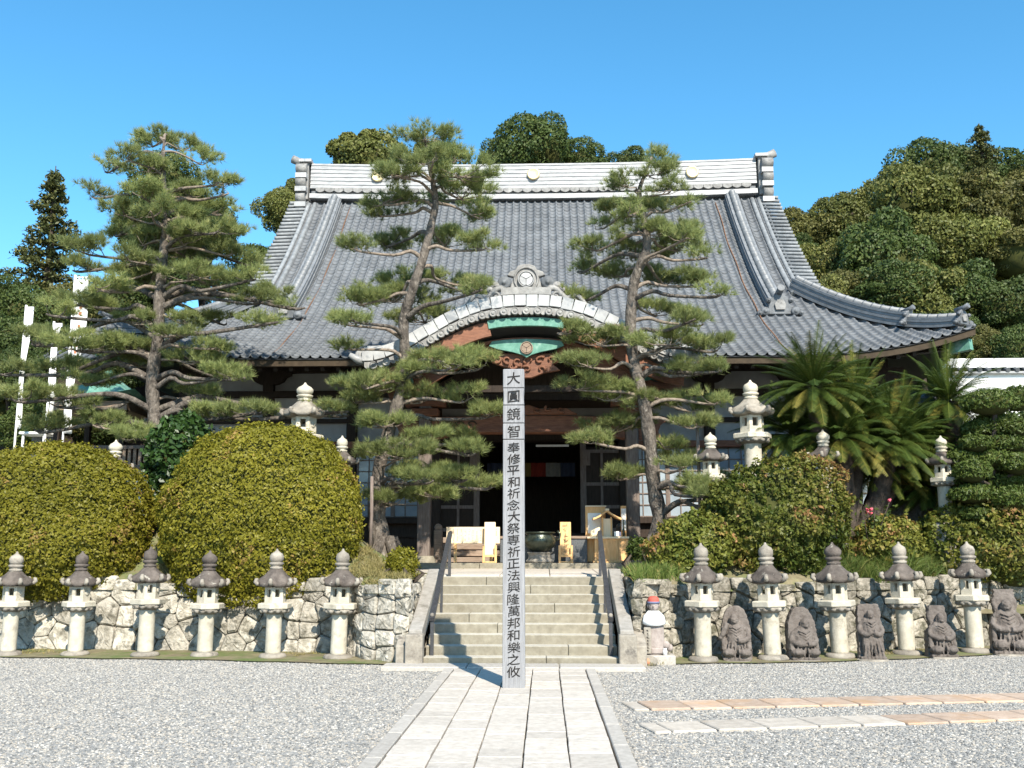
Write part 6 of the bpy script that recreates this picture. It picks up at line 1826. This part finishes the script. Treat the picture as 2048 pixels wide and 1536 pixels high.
# ------------------------------------------------------------------ garden pines
def pine(trunk, pads, label, seed, dens=250):
    r_ = random.Random(seed)
    bx, by, bz, _ = trunk[0]
    zg = float(terr(bx, by)) - .12
    root = empty('pine_tree', (bx, by, zg), 0, label, 'tree', 'trained garden pines')
    off = -Vector(root.location)
    tp_ = smooth_path([Vector((x + r_.uniform(-.02, .02), y + .12 * math.sin(i * 1.3), z)) for i, (x, y, z, r) in enumerate(trunk)], 4)
    tp_ = [Vector((bx, by, zg))] + tp_
    tr = [trunk[0][3] * 1.35] + [float(np.interp(i / 4, range(len(trunk)), [t[3] for t in trunk])) * (1 + .08 * math.sin(i * 2.1)) for i in range(len(tp_) - 1)]
    m = MB().tube([p + off for p in tp_], tr, 12)
    # root flare
    for k in range(6):
        a = k * 1.05 + r_.random()
        d = Vector((math.cos(a), math.sin(a), 0))
        e_ = Vector((bx, by, 0)) + d * (trunk[0][3] * 2.4)
        ze = float(terr(e_.x, e_.y)) - .04
        m.tube([Vector((bx, by, zg + .45)) + d * trunk[0][3] * .6 + off, Vector((bx, by, zg + .2)) + d * trunk[0][3] * 1.3 + off, Vector((e_.x, e_.y, ze)) + off], [trunk[0][3] * .5, trunk[0][3] * .4, .05], 7)
    m.build('trunk', MAT['bark'], root)
    zs = [p.z for p in tp_]
    for (px, py, pz, hw, hh) in pads:
        c = Vector((px, py, pz))
        # where the branch leaves the trunk
        dist = math.hypot(px - np.interp(pz, zs, [p.x for p in tp_]), py - np.interp(pz, zs, [p.y for p in tp_]))
        z0 = min(max(pz - hh * .3 + r_.uniform(-.25, .20) - dist * .05, zs[0] + .6), zs[-1] - .05)
        i0 = int(np.argmin([abs(z - z0) for z in zs]))
        s0 = tp_[i0]
        r0 = max(.014, min(.075, .018 + .024 * dist)) * (.8 if tr[i0] < .06 else 1)
        e_ = c + Vector((0, 0, -hh * .75))
        mid = s0.lerp(e_, .5) + Vector((r_.uniform(-.1, .1), r_.uniform(-.1, .1), r_.uniform(-.02, .12) * dist))
        q1 = s0.lerp(e_, .25) + Vector((r_.uniform(-.05, .05), r_.uniform(-.05, .05), .10 * dist + r_.uniform(-.05, .05)))
        path = smooth_path([s0, q1, mid, e_, c + Vector(((px - s0.x) * .12, (py - s0.y) * .12, -hh * .5))], 3)
        m = MB().tube([p + off for p in path], [r0 * (1 - .72 * i / (len(path) - 1)) for i in range(len(path))], 7)
        # tufts in a flattened pad with a flat underside
        A_ = math.pi * hw * hw * .8
        n = max(26, int(A_ * dens))
        ncl = max(5, int(n / 26))
        th = rng.uniform(0, 2 * np.pi, ncl); rr = np.sqrt(rng.uniform(0, 1, ncl))
        cl = np.stack([rr * np.cos(th) * hw * .92, rr * np.sin(th) * hw * .8, (.15 + rng.uniform(-.55, .75, ncl)) * hh * np.sqrt(np.clip(1.15 - rr * rr, 0, 1))], -1)
        # twigs from the limb to every cluster
        for q in range(ncl):
            g_ = Vector(cl[q]) + c
            b_ = path[r_.randrange(len(path) * 2 // 3, len(path))]
            kk = b_.lerp(g_, .55) + Vector((r_.uniform(-.04, .04), r_.uniform(-.04, .04), -.05))
            m.tube([b_ + off, kk + off, g_ + Vector((0, 0, -.02)) + off], [.011, .008, .004], 4, False)
        br = m.build('branch', MAT['bark_light'] if r0 < .05 else MAT['bark'], root)
        ci = rng.integers(0, ncl, n)
        P_ = cl[ci] + np.clip(rng.normal(0, 1, (n, 3)), -1.9, 1.9) * np.array([.10, .10, .045])
        ax = unit(np.stack([P_[:, 0] / hw * .55, P_[:, 1] / hw * .55, np.full(n, .85)], -1) + rng.normal(0, .25, (n, 3)))
        tint = np.clip(.46 + P_[:, 2] / hh * .10 + rng.normal(0, .16, n) + .10 * r_.uniform(-1, 1), 0, 1)
        me = needle_mesh('needle_pad', P_ + np.array(c + off), ax, .148, 21, .0090, tint)
        obj_me('needle_pad', me, MAT['needles'], br)
    return root
pine(PINE_M_TRUNK, PINE_M_PADS, 'slender crooked pine with layered needle pads beside the incense burner side of the stairs', 1)['label'] = 'slender crooked garden pine between the dome shrubs and the staircase'
pine(PINE_R_TRUNK, PINE_R_PADS, 'leaning layered garden pine between the staircase and the tall stone lantern', 2)
pine(PINE_L_TRUNK, PINE_L_PADS, 'large spreading garden pine behind the dome shrubs and beside the banners', 3)

# ------------------------------------------------------------------ clipped azalea domes and shrubs
def fib(n):
    i = np.arange(n) + .5
    ph = np.arccos(1 - 2 * i / n); th = np.pi * (1 + 5 ** .5) * i
    return np.stack([np.cos(th) * np.sin(ph), np.sin(th) * np.sin(ph), np.cos(ph)], -1)
def dome(name, c, rad, label, cat, n, mat, leaf=.038, power=2.3, amp=.05, cut=-.55, seed=1, group=None, rough=.9, hull=.90, lump=3.2):
    root = empty(name, (c[0], c[1], float(terr(np.clip(c[0], -13.9, 12.9), c[1])) - .05), 0, label, cat, group)
    off = np.array(c) - np.array(root.location)
    rad = np.array(rad)
    def shape(D):
        k = (np.abs(D[:, :2]) ** power).sum(1) + np.abs(D[:, 2]) ** power
        k = k ** (-1 / power)
        return D * k[:, None]
    D = unit(rng.normal(0, 1, (int(n * 1.6), 3)))
    D = D[D[:, 2] > cut][:n]
    S = shape(D)
    P = S * rad
    nz_ = vnoise(P + seed * 3, .95, seed + 7) * amp * 1.3 + vnoise(P + seed * 5, lump, seed) * amp * 1.0 + vnoise(P + seed, lump * 2.6, seed + 2) * amp * .7 + vnoise(P + seed, lump * 5.5, seed + 3) * amp * .45
    nrm = unit(P / rad ** 2)
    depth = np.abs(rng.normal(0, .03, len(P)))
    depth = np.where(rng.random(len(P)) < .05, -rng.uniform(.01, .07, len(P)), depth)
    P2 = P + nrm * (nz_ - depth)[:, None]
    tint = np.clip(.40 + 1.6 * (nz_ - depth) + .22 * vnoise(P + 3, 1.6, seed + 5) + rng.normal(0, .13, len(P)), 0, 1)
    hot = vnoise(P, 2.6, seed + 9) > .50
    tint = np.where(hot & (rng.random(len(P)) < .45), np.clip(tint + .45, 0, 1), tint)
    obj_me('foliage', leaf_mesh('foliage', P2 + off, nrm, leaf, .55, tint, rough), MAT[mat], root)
    # opaque dark hull added to block light through the leaves, no real wood
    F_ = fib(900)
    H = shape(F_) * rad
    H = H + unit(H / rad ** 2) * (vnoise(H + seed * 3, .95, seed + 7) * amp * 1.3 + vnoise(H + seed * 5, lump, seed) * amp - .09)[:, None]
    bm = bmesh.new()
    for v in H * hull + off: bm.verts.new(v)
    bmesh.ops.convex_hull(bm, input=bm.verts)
    me = bpy.data.meshes.new('branches_or_hull'); bm.to_mesh(me); bm.free()
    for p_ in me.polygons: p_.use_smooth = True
    obj_me('branches_or_hull', me, MAT['hull'], root)
    m = MB()
    for k in range(5):
        a = k * 1.26
        m.tube([(.1 * math.cos(a), .1 * math.sin(a), -.1), (off[0] * .5 + .35 * math.cos(a), off[1] * .5 + .35 * math.sin(a), max(.1, off[2] * .5)), (off[0] + .6 * rad[0] * math.cos(a), off[1] + .6 * rad[1] * math.sin(a), off[2])], [.045, .035, .02], 6)
    m.build('stem', MAT['bark_dark'], root)
    return root
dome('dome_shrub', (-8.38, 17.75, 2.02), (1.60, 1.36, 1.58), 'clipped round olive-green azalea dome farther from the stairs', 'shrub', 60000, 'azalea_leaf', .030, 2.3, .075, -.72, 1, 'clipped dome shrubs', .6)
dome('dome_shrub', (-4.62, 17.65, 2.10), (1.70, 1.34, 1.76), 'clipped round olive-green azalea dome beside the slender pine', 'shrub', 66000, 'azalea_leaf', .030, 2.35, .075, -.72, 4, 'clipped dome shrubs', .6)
dome('round_bush', (-1.95, 16.35, 1.42), (.26, .26, .30), 'small round clipped bush at the head of the wall beside the stairs', 'shrub', 3000, 'azalea_leaf', .026, 2, .03, -.6, 7)
dome('round_bush', (2.08, 18.6, 1.65), (.24, .24, .26), 'small dark bush at the foot of the leaning pine', 'shrub', 1600, 'maki_leaf', .028, 2, .04, -.6, 8)
dome('azalea_bush', (4.35, 17.85, 2.05), (1.30, 1.05, 1.22), 'loose bronze-tipped azalea bush spreading below the tall stone lantern', 'shrub', 30000, 'azalea_right', .036, 2.0, .23, -.7, 12, None, 1.0, .84, 2.4)
dome('azalea_bush', (2.85, 17.2, 1.60), (.62, .55, .62), 'low bright azalea bush under the low branch of the leaning pine', 'shrub', 7000, 'azalea_right', .040, 2.1, .14, -.7, 15, None, 1.0, .84, 2.6)
dome('azalea_bush', (8.6, 18.9, 1.75), (1.45, 1.0, .98), 'broad dark azalea bush under the cloud-pruned tree', 'shrub', 17000, 'azalea_right', .044, 2.1, .16, -.6, 18, None, 1.0, .84, 2.2)
dome('fern_bush', (6.55, 18.35, 1.72), (.52, .45, .42), 'leafy yellow-green bush behind the long grass and roses', 'shrub', 7000, 'azalea_right', .045, 2.0, .14, -.6, 21, None, 1.1, .8, 2.6)
dome('camellia_shrub', (-6.55, 18.75, 3.05), (.62, .55, 1.25), 'upright glossy dark green camellia between the two dome shrubs', 'shrub', 7000, 'camellia_leaf', .062, 2.0, .15, -.9, 25, None, .9, .80, 2.8)

# ------------------------------------------------------------------ cloud-pruned tree
def maki(pads, label):
    c0 = np.mean([(p[0], p[1]) for p in pads], 0)
    zg = float(terr(min(c0[0], 12.9), c0[1])) - .1
    root = empty('cloud_pruned_tree', (c0[0], c0[1], zg), 0, label, 'tree')
    off = -Vector(root.location)
    zt = max(p[2] for p in pads)
    tpts = smooth_path([(c0[0], c0[1], zg), (c0[0] + .12, c0[1], zg + .7), (c0[0] - .1, c0[1] + .05, zg + 1.4), (c0[0] + .08, c0[1], zt - .1)], 4)
    MB().tube([p + off for p in tpts], [.12 - .08 * i / (len(tpts) - 1) for i in range(len(tpts))], 9).build('trunk', MAT['bark_dark'], root)
    zs = [p.z for p in tpts]
    for (x, y, z, a, b) in pads:
        c = Vector((x, y, z))
        i0 = int(np.argmin([abs(q - (z - .2)) for q in zs]))
        pth = smooth_path([tpts[i0], tpts[i0].lerp(c, .5) + Vector((0, 0, -.05)), c + Vector((0, 0, -b * .5))], 3)
        br = MB().tube([p + off for p in pth], [.03] * len(pth), 6).build('branch', MAT['bark_dark'], root)
        n = int(9000 * a * b + 1100)
        D = unit(rng.normal(0, 1, (n * 2, 3)))
        D = D[D[:, 2] > -.45][:n]
        P = D * np.array([a, a * .9, b]) * (1 + .13 * vnoise(D * 2 + z, 2.5, 3))[:, None] * rng.uniform(.86, 1.02, (len(D), 1))
        t = np.clip(.45 + .4 * D[:, 2] * 0 + rng.normal(0, .2, len(D)), 0, 1)
        obj_me('leaf_pad', leaf_mesh('leaf_pad', P + np.array(c + off), D, .036, .35, t, .9), MAT['maki_leaf'], br)
        hm = MB().ball(tuple(c + off), 1, 12, 8, (a * .84, a * .76, b * .8))
        hm.build('pad_core', MAT['hull'], br)
maki(MAKI_PADS, 'cloud-pruned tree with rounded tiered leaf pads at the garden edge')

# ------------------------------------------------------------------ cycads
def cycad(x, y, crowns, label, nf=92, fl=1.22, seed=3):
    zg = float(terr(min(x, 12.9), y)) - .1
    root = empty('cycad', (x, y, zg), 0, label, 'cycad', 'cycads on the garden terrace')
    off = -Vector(root.location)
    r_ = random.Random(seed)
    for (cx, cy, cz, sc) in crowns:
        c = Vector((cx, cy, cz))
        pth = smooth_path([Vector((x + (cx - x) * .2, y + (cy - y) * .2, zg)), Vector((x + (cx - x) * .7, y + (cy - y) * .7, zg + (cz - zg) * .5)), c], 5)
        m = MB().tube([p + off for p in pth], [.17 * (1 + .12 * (i % 2)) for i in range(len(pth))], 10)
        m.build('trunk', MAT['bark_dark'], root)
        V, F, T = [], [], []
        for k in range(nf):
            az = k * 2.39996 + r_.uniform(-.2, .2)
            el = R(82 - 104 * (k / nf) ** .9 + r_.uniform(-8, 8))
            L = fl * sc * r_.uniform(.82, 1.1)
            d = np.array([math.cos(az) * math.cos(el), math.sin(az) * math.cos(el), math.sin(el)])
            side = np.array([-math.sin(az), math.cos(az), 0])
            ns = 26
            p = np.array(c + off) + d * .05
            dr = d.copy()
            old = r_.random() * .35 + (.35 if k > nf * .8 else 0) + (.3 if k < 9 else 0)
            for q in range(ns):
                t = q / ns
                dr = unit((dr + np.array([0, 0, -.022 - .026 * t]))[None])[0]
                nrm = np.cross(side, dr)
                p2 = p + dr * L / ns
                b = len(V)
                w = .010 * (1 - .7 * t)
                V += [p - side * w, p + side * w, p2 + side * w, p2 - side * w]
                F.append((b, b + 1, b + 2, b + 3)); T += [min(1, .65 + old * .4)] * 4
                if q > 2:
                    ll = .155 * sc * math.sin(math.pi * min(1, .12 + .88 * t)) ** .7 + .03
                    for s in (-1, 1):
                        for h in (0, .5):
                            o_ = p + (p2 - p) * h
                            ld = unit((side * s * .86 + dr * .52 + nrm * .42 + np.array([r_.uniform(-.05, .05) for _ in range(3)]))[None])[0]
                            b = len(V)
                            wv = dr * .0075
                            V += [o_ - wv, o_ + wv, o_ + ld * ll * .6 + wv * .8 - np.array([0, 0, .004]), o_ + ld * ll - np.array([0, 0, .02 * ll])]
                            F.append((b, b + 1, b + 2, b + 3)); tt = min(1, max(0, .25 + old + r_.uniform(-.12, .12))); T += [tt] * 4
                p = p2
        obj_me('fronds', mesh_np('fronds', np.array(V), np.array(F), np.array(T)), MAT['cycad_leaf'], root)
    return root
cycad(6.1, 19.3, [(5.50, 19.0, 4.72, 1.0), (6.40, 19.6, 4.40, 1.05), (5.95, 18.95, 3.75, 1.0), (6.95, 19.2, 3.65, 1.0), (5.2, 19.6, 3.9, .95), (6.5, 20.2, 3.9, 1.0), (7.4, 19.8, 3.9, .95), (7.0, 19.9, 3.3, .9)], 'large many-headed cycad with arching fronds beside the tall stone lantern', seed=3)
cycad(8.5, 20.3, [(8.42, 20.0, 4.62, .95), (8.65, 20.5, 3.9, 1.0), (8.1, 20.3, 3.55, .9), (8.9, 20.2, 3.2, .9), (7.9, 19.9, 2.9, .85)], 'smaller cycad in front of the hall corner by the cloud-pruned tree', nf=80, seed=9)

# ------------------------------------------------------------------ grasses, ground plants, roses
def grass(name, pts, L, w, mat, label, spread=.5, n=14, kind='stuff'):
    P = np.array(pts)
    m = len(P)
    A = np.repeat(P, n, 0)
    D = unit(np.stack([rng.normal(0, spread, m * n), rng.normal(0, spread, m * n), np.ones(m * n)], -1))
    ln = (L * rng.uniform(.5, 1.15, m * n))[:, None]
    S = unit(np.cross(D, rng.normal(0, 1, (m * n, 3)))) * w
    B = A + rng.normal(0, .03, A.shape) * np.array([1, 1, 0])
    M_ = B + D * ln * .55
    E_ = B + D * ln + np.stack([D[:, 0] * .35, D[:, 1] * .35, -.25 * np.ones(m * n)], -1) * ln * np.hypot(D[:, :1], D[:, 1:2])
    V = np.stack([B - S, B + S, M_ + S * .8, M_ - S * .8, E_], 1).reshape(-1, 3)
    i = np.arange(m * n)[:, None] * 5
    F = np.concatenate([i + np.array([[0, 1, 2]]), i + np.array([[0, 2, 3]]), i + np.array([[3, 2, 4]])])
    t = np.repeat(np.clip(rng.normal(.5, .22, m * n), 0, 1), 5)
    o = obj_me(name, mesh_np(name, V, F, t), MAT[mat])
    return tag(o, label, 'grass', kind=kind)
def on_terr(n, x0, x1, d0, d1):
    x = rng.uniform(x0, x1, n)
    y = wall_y(x) + rng.uniform(d0, d1, n)
    return np.stack([x, y, terr(x, y)], -1)
grass('terrace_grass', np.concatenate([on_terr(420, 5.0, 7.6, .15, 1.1)]), .34, .006, 'grass_blade', 'long green grass spilling over the wall between shrubs', .55, 16)
grass('dry_grass', np.concatenate([on_terr(260, -2.9, -1.75, .1, 1.9), on_terr(90, -6.6, -5.9, .1, .9)]), .14, .005, 'dry_grass', 'short dry yellow grass on the bank beside the stairs', .6, 16)
grass('bank_grass', np.concatenate([on_terr(260, 1.75, 2.6, .1, 2.4)]), .24, .005, 'grass_blade', 'green grass on the bank at the foot of the leaning pine', .5, 14)
xw = rng.uniform(-14, 13, 900); xw = xw[np.abs(xw) > 1.85]
yw_ = wall_y(xw) - rng.uniform(.15, .75, len(xw))
pw = np.stack([xw, yw_, np.full(len(xw), .03)], -1)
grass('verge_grass', pw[(vnoise(pw, .9, 4) > .15)], .07, .004, 'dry_grass', 'thin low grass along the foot of the walls', .8, 10)
def long_tuft(x, y, L, label, seed):
    z = float(terr(x, y))
    o = grass('grass_clump', np.array([[x, y, z]]) + rng.normal(0, .10, (26, 3)) * np.array([1, 1, 0]), L, .005, 'grass_blade', label, .55, 16, None)
    o['category'] = 'grass clump'
long_tuft(6.55, 17.95, .62, 'large arching green grass clump hanging over the wall', 1)
long_tuft(5.6, 17.7, .50, 'upright grass clump beside the bronze-tipped azalea', 2)
def rose_plant(x, y, h, seed, label):
    r_ = random.Random(seed)
    z = float(terr(x, y))
    root = empty('rose_bush', (x, y, z - .03), 0, label, 'rose bush')
    m = MB()
    tips = []
    for k in range(9):
        a = r_.uniform(0, 6.28); d = r_.uniform(.10, .42)
        tip = Vector((d * math.cos(a), d * math.sin(a), h * r_.uniform(.7, 1.05)))
        m.tube([(0, 0, 0), (tip.x * .5, tip.y * .5, tip.z * .6), tip], [.012, .009, .006], 5)
        tips.append(tip)
    m.build('stems', MAT['bark_dark'], root)
    C = np.concatenate([np.array([t * s for s in np.linspace(.4, .97, 26)]) + rng.normal(0, .06, (26, 3)) for t in tips])
    obj_me('leaves', leaf_mesh('leaves', C, np.tile([[0, -.4, 1.]], (len(C), 1)), .04, .6, np.clip(rng.normal(.4, .2, len(C)), 0, 1), .8), MAT['maki_leaf'], root)
    for t in tips[:5]:
        b = MB()
        for q in range(9):
            a = q * 2.4
            b.ball(tuple(t + Vector((.020 * math.cos(a) * (q / 9 + .3), .020 * math.sin(a) * (q / 9 + .3), .012 + .004 * q))), .022, 6, 4, (1, 1, .6))
        b.build('bloom', MAT['rose'], root)
rose_plant(6.15, 18.2, 1.15, 4, 'thin rose bush with red and pink blooms below the cycad')

# tall bamboo stakes
for (x, y, zt, lb) in ((3.25, 18.9, 4.15, 'thin upright bamboo stake beside the small stone lantern near the leaning pine'), (-2.83, 18.4, 3.05, 'thin bamboo stake beside the slender pine trunk')):
    zg = float(terr(x, y))
    o = MB().tube([(0, 0, 0), (.01, 0, (zt - zg) * .5), (0, 0, zt - zg)], [.035, .033, .03], 8).build('bamboo_stake', MAT['grey_wood'])
    o.location = (x, y, zg - .02)
    tag(o, lb, 'stake')

# ------------------------------------------------------------------ woodland behind
def crown_mesh(name, seed, n, lobes=26, flat=.85, leaf=.085):
    r_ = np.random.default_rng(seed)
    D = unit(r_.normal(0, 1, (lobes, 3)))
    D[:, 2] = D[:, 2] * .8 + .12
    cen = D * r_.uniform(.42, .82, (lobes, 1)) * np.array([1, 1, flat])
    rad = r_.uniform(.16, .42, lobes)
    k = r_.integers(0, lobes, n * 3)
    S = unit(r_.normal(0, 1, (n * 3, 3)))
    P = cen[k] + S * rad[k][:, None] * np.array([1, 1, .8]) * (1 + .12 * vnoise(S * 3 + k[:, None], 2, seed))[:, None] * r_.uniform(.78, 1.10, (n * 3, 1))
    # keep only what is outside the other lobes
    d = np.linalg.norm((P[:, None, :] - cen[None]) / np.array([1, 1, .8]), axis=2) / rad[None]
    ok = (d < .80).sum(1) == 0
    ok &= S[:, 2] > -.75
    P, S, k = P[ok][:n], S[ok][:n], k[ok][:n]
    tint = np.clip(.45 + .25 * (r_.random(lobes)[k] - .5) + r_.normal(0, .16, len(P)), 0, 1)
    return leaf_mesh(name, P, S, leaf, .6, tint, .75)
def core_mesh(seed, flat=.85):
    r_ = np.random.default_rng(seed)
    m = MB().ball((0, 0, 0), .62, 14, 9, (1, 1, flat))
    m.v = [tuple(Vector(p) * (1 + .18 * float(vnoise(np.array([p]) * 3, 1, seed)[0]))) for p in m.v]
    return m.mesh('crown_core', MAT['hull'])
CM = {}
for kd, mt in ((0, 'tree_olive'), (1, 'tree_dark'), (2, 'tree_red'), (3, 'tree_yellow'), (4, 'tree_brown')):
    for var in (0, 1):
        me = crown_mesh('crown', 100 + kd * 7 + var, 19000 if kd in (0, 1, 4) else 14000, 40 if kd != 1 else 52, .9, .034)
        me.materials.append(MAT[mt])
        CM[kd, var] = me
cores = [core_mesh(5), core_mesh(6)]
KIND = {0: 'olive green billowing broadleaf tree', 1: 'dark green dense evergreen tree', 2: 'reddish brown autumn-tinged tree', 3: 'yellow green light-leaved tree', 4: 'olive brown rounded broadleaf tree'}
def tree(x, y, z, r, kd, where, group, ground, grow=1.25, i=0):
    zg = float(ground(x, y)) - .3
    root = empty('broadleaf_tree', (x, y, zg), 0, f'{KIND[kd]} {where}', 'tree', f'{KIND[kd]}s {where}')
    R_ = r * grow
    h = max(z - zg, R_ * .8)
    m = MB()
    m.tube([(0, 0, 0), (.1 * R_, 0, h * .5), (0, .05 * R_, h)], [.13 * R_, .10 * R_, .05 * R_], 8)
    for q in range(5):
        a = q * 1.3 + i
        m.tube([(0, 0, h * .75), (.35 * R_ * math.cos(a), .35 * R_ * math.sin(a), h), (.7 * R_ * math.cos(a), .7 * R_ * math.sin(a), h + .25 * R_)], [.06 * R_, .045 * R_, .02 * R_], 6)
    m.build('trunk', MAT['bark_dark'], root)
    c = obj_me('crown', CM[kd, i % 2], None, root)
    c.location = (0, 0, h)
    c.scale = (R_, R_, R_ * random.uniform(.95, 1.15))
    c.rotation_euler = (0, 0, random.uniform(0, 6.28))
    k = obj_me('crown_core', cores[i % 2], None, root)
    k.location = (0, 0, h)
    k.scale = (R_, R_, R_)
for i, (x, y, z, r, kd) in enumerate(HILL_TREES):
    tree(x, y, z, r, kd, 'on the wooded hillside beyond the hall', '', hill, 1.32, i)
rh = random.Random(77)
for i in range(34):
    x = rh.uniform(13, 40); y = rh.uniform(45, 78)
    if x / y < .27 or x / y > .54: continue
    r = rh.uniform(1.2, 2.2)
    tree(x, y, float(hill(x, y)) + r * 1.0, r, rh.choice((0, 0, 1, 1, 4, 3, 0)), 'on the wooded hillside beyond the hall', '', hill, 1.3, i)
for i, (x, y, z, r, kd) in enumerate(BACK_TREES):
    tree(x, y, z, r, kd, 'rising behind the temple roof', '', hill, 1.25, i)
gl = lambda x, y: 1.22 if y < 39 else hill(x, y)
for i, (x, y, z, r, kd) in enumerate(LEFT_TREES):
    tree(x, y, z, r, kd, 'behind the banners and the big pine', '', gl, 1.4, i)
for i, (x, y, z, r, kd) in enumerate(((10.6, 22.6, 3.6, 1.0, 1), (12.2, 23.2, 3.9, 1.1, 1), (9.7, 22.0, 2.9, .7, 1), (11.4, 21.6, 2.8, .8, 1), (13.6, 24.5, 4.6, 1.0, 0))):
    tree(x, y, z, r, kd, 'in front of the tile-coped white wall', '', lambda a, b: 1.3, 1.2, i)
def conifer(x, y, zt, h, w, label, seed):
    r_ = random.Random(seed)
    zg = zt - h
    root = empty('conifer', (x, y, zg), 0, label, 'tree')
    MB().tube([(0, 0, 0), (.1, 0, h * .5), (0, 0, h)], [h * .028, h * .018, .02], 8).build('trunk', MAT['bark_dark'], root)
    nw_ = 22
    m = MB()
    C, N, T = [], [], []
    for k in range(nw_):
        t = k / nw_
        z = h * (.18 + .82 * t)
        L0 = w * (1 - t) ** .75 * r_.uniform(.75, 1.15) + .12
        for q in range(6):
            a = q * 1.047 + k * .7 + r_.uniform(-.3, .3)
            L = L0 * r_.uniform(.35, 1.15)
            d = Vector((math.cos(a), math.sin(a), 0))
            e_ = d * L + Vector((0, 0, z - .10 * L))
            tip = e_ + d * L * .15 + Vector((0, 0, .10 * L))
            m.tube([(0, 0, z), d * L * .5 + Vector((0, 0, z - .04 * L)), e_, tip], [.03, .022, .014, .006], 4, False)
            nn = int(40 + 90 * L)
            for _ in range(nn):
                u = r_.uniform(.22, 1.08)
                p = d * L * u + Vector((0, 0, z - .16 * L * u * u))
                s = .07 + .14 * L * (1 - u * .5)
                C.append(p + Vector((r_.gauss(0, s * .7), r_.gauss(0, s * .7), r_.gauss(0, .09) + .03)))
                N.append((d.x * .3, d.y * .3, 1)); T.append(min(1, max(0, r_.gauss(.45, .2))))
    m.build('branches_or_hull', MAT['bark_dark'], root)
    obj_me('crown', leaf_mesh('crown', np.array(C), np.array(N), .10, .45, np.array(T), .9), MAT['conifer_leaf'], root)
conifer(CONIFERS[0][0], 41, CONIFERS[0][1], 13.5, 3.1, 'tall tiered conifer standing free against the sky behind the banners', 3)
conifer(CONIFERS[1][0], 70, CONIFERS[1][1], 12.0, 3.0, 'pointed dark conifer rising above the wooded hillside', 6)
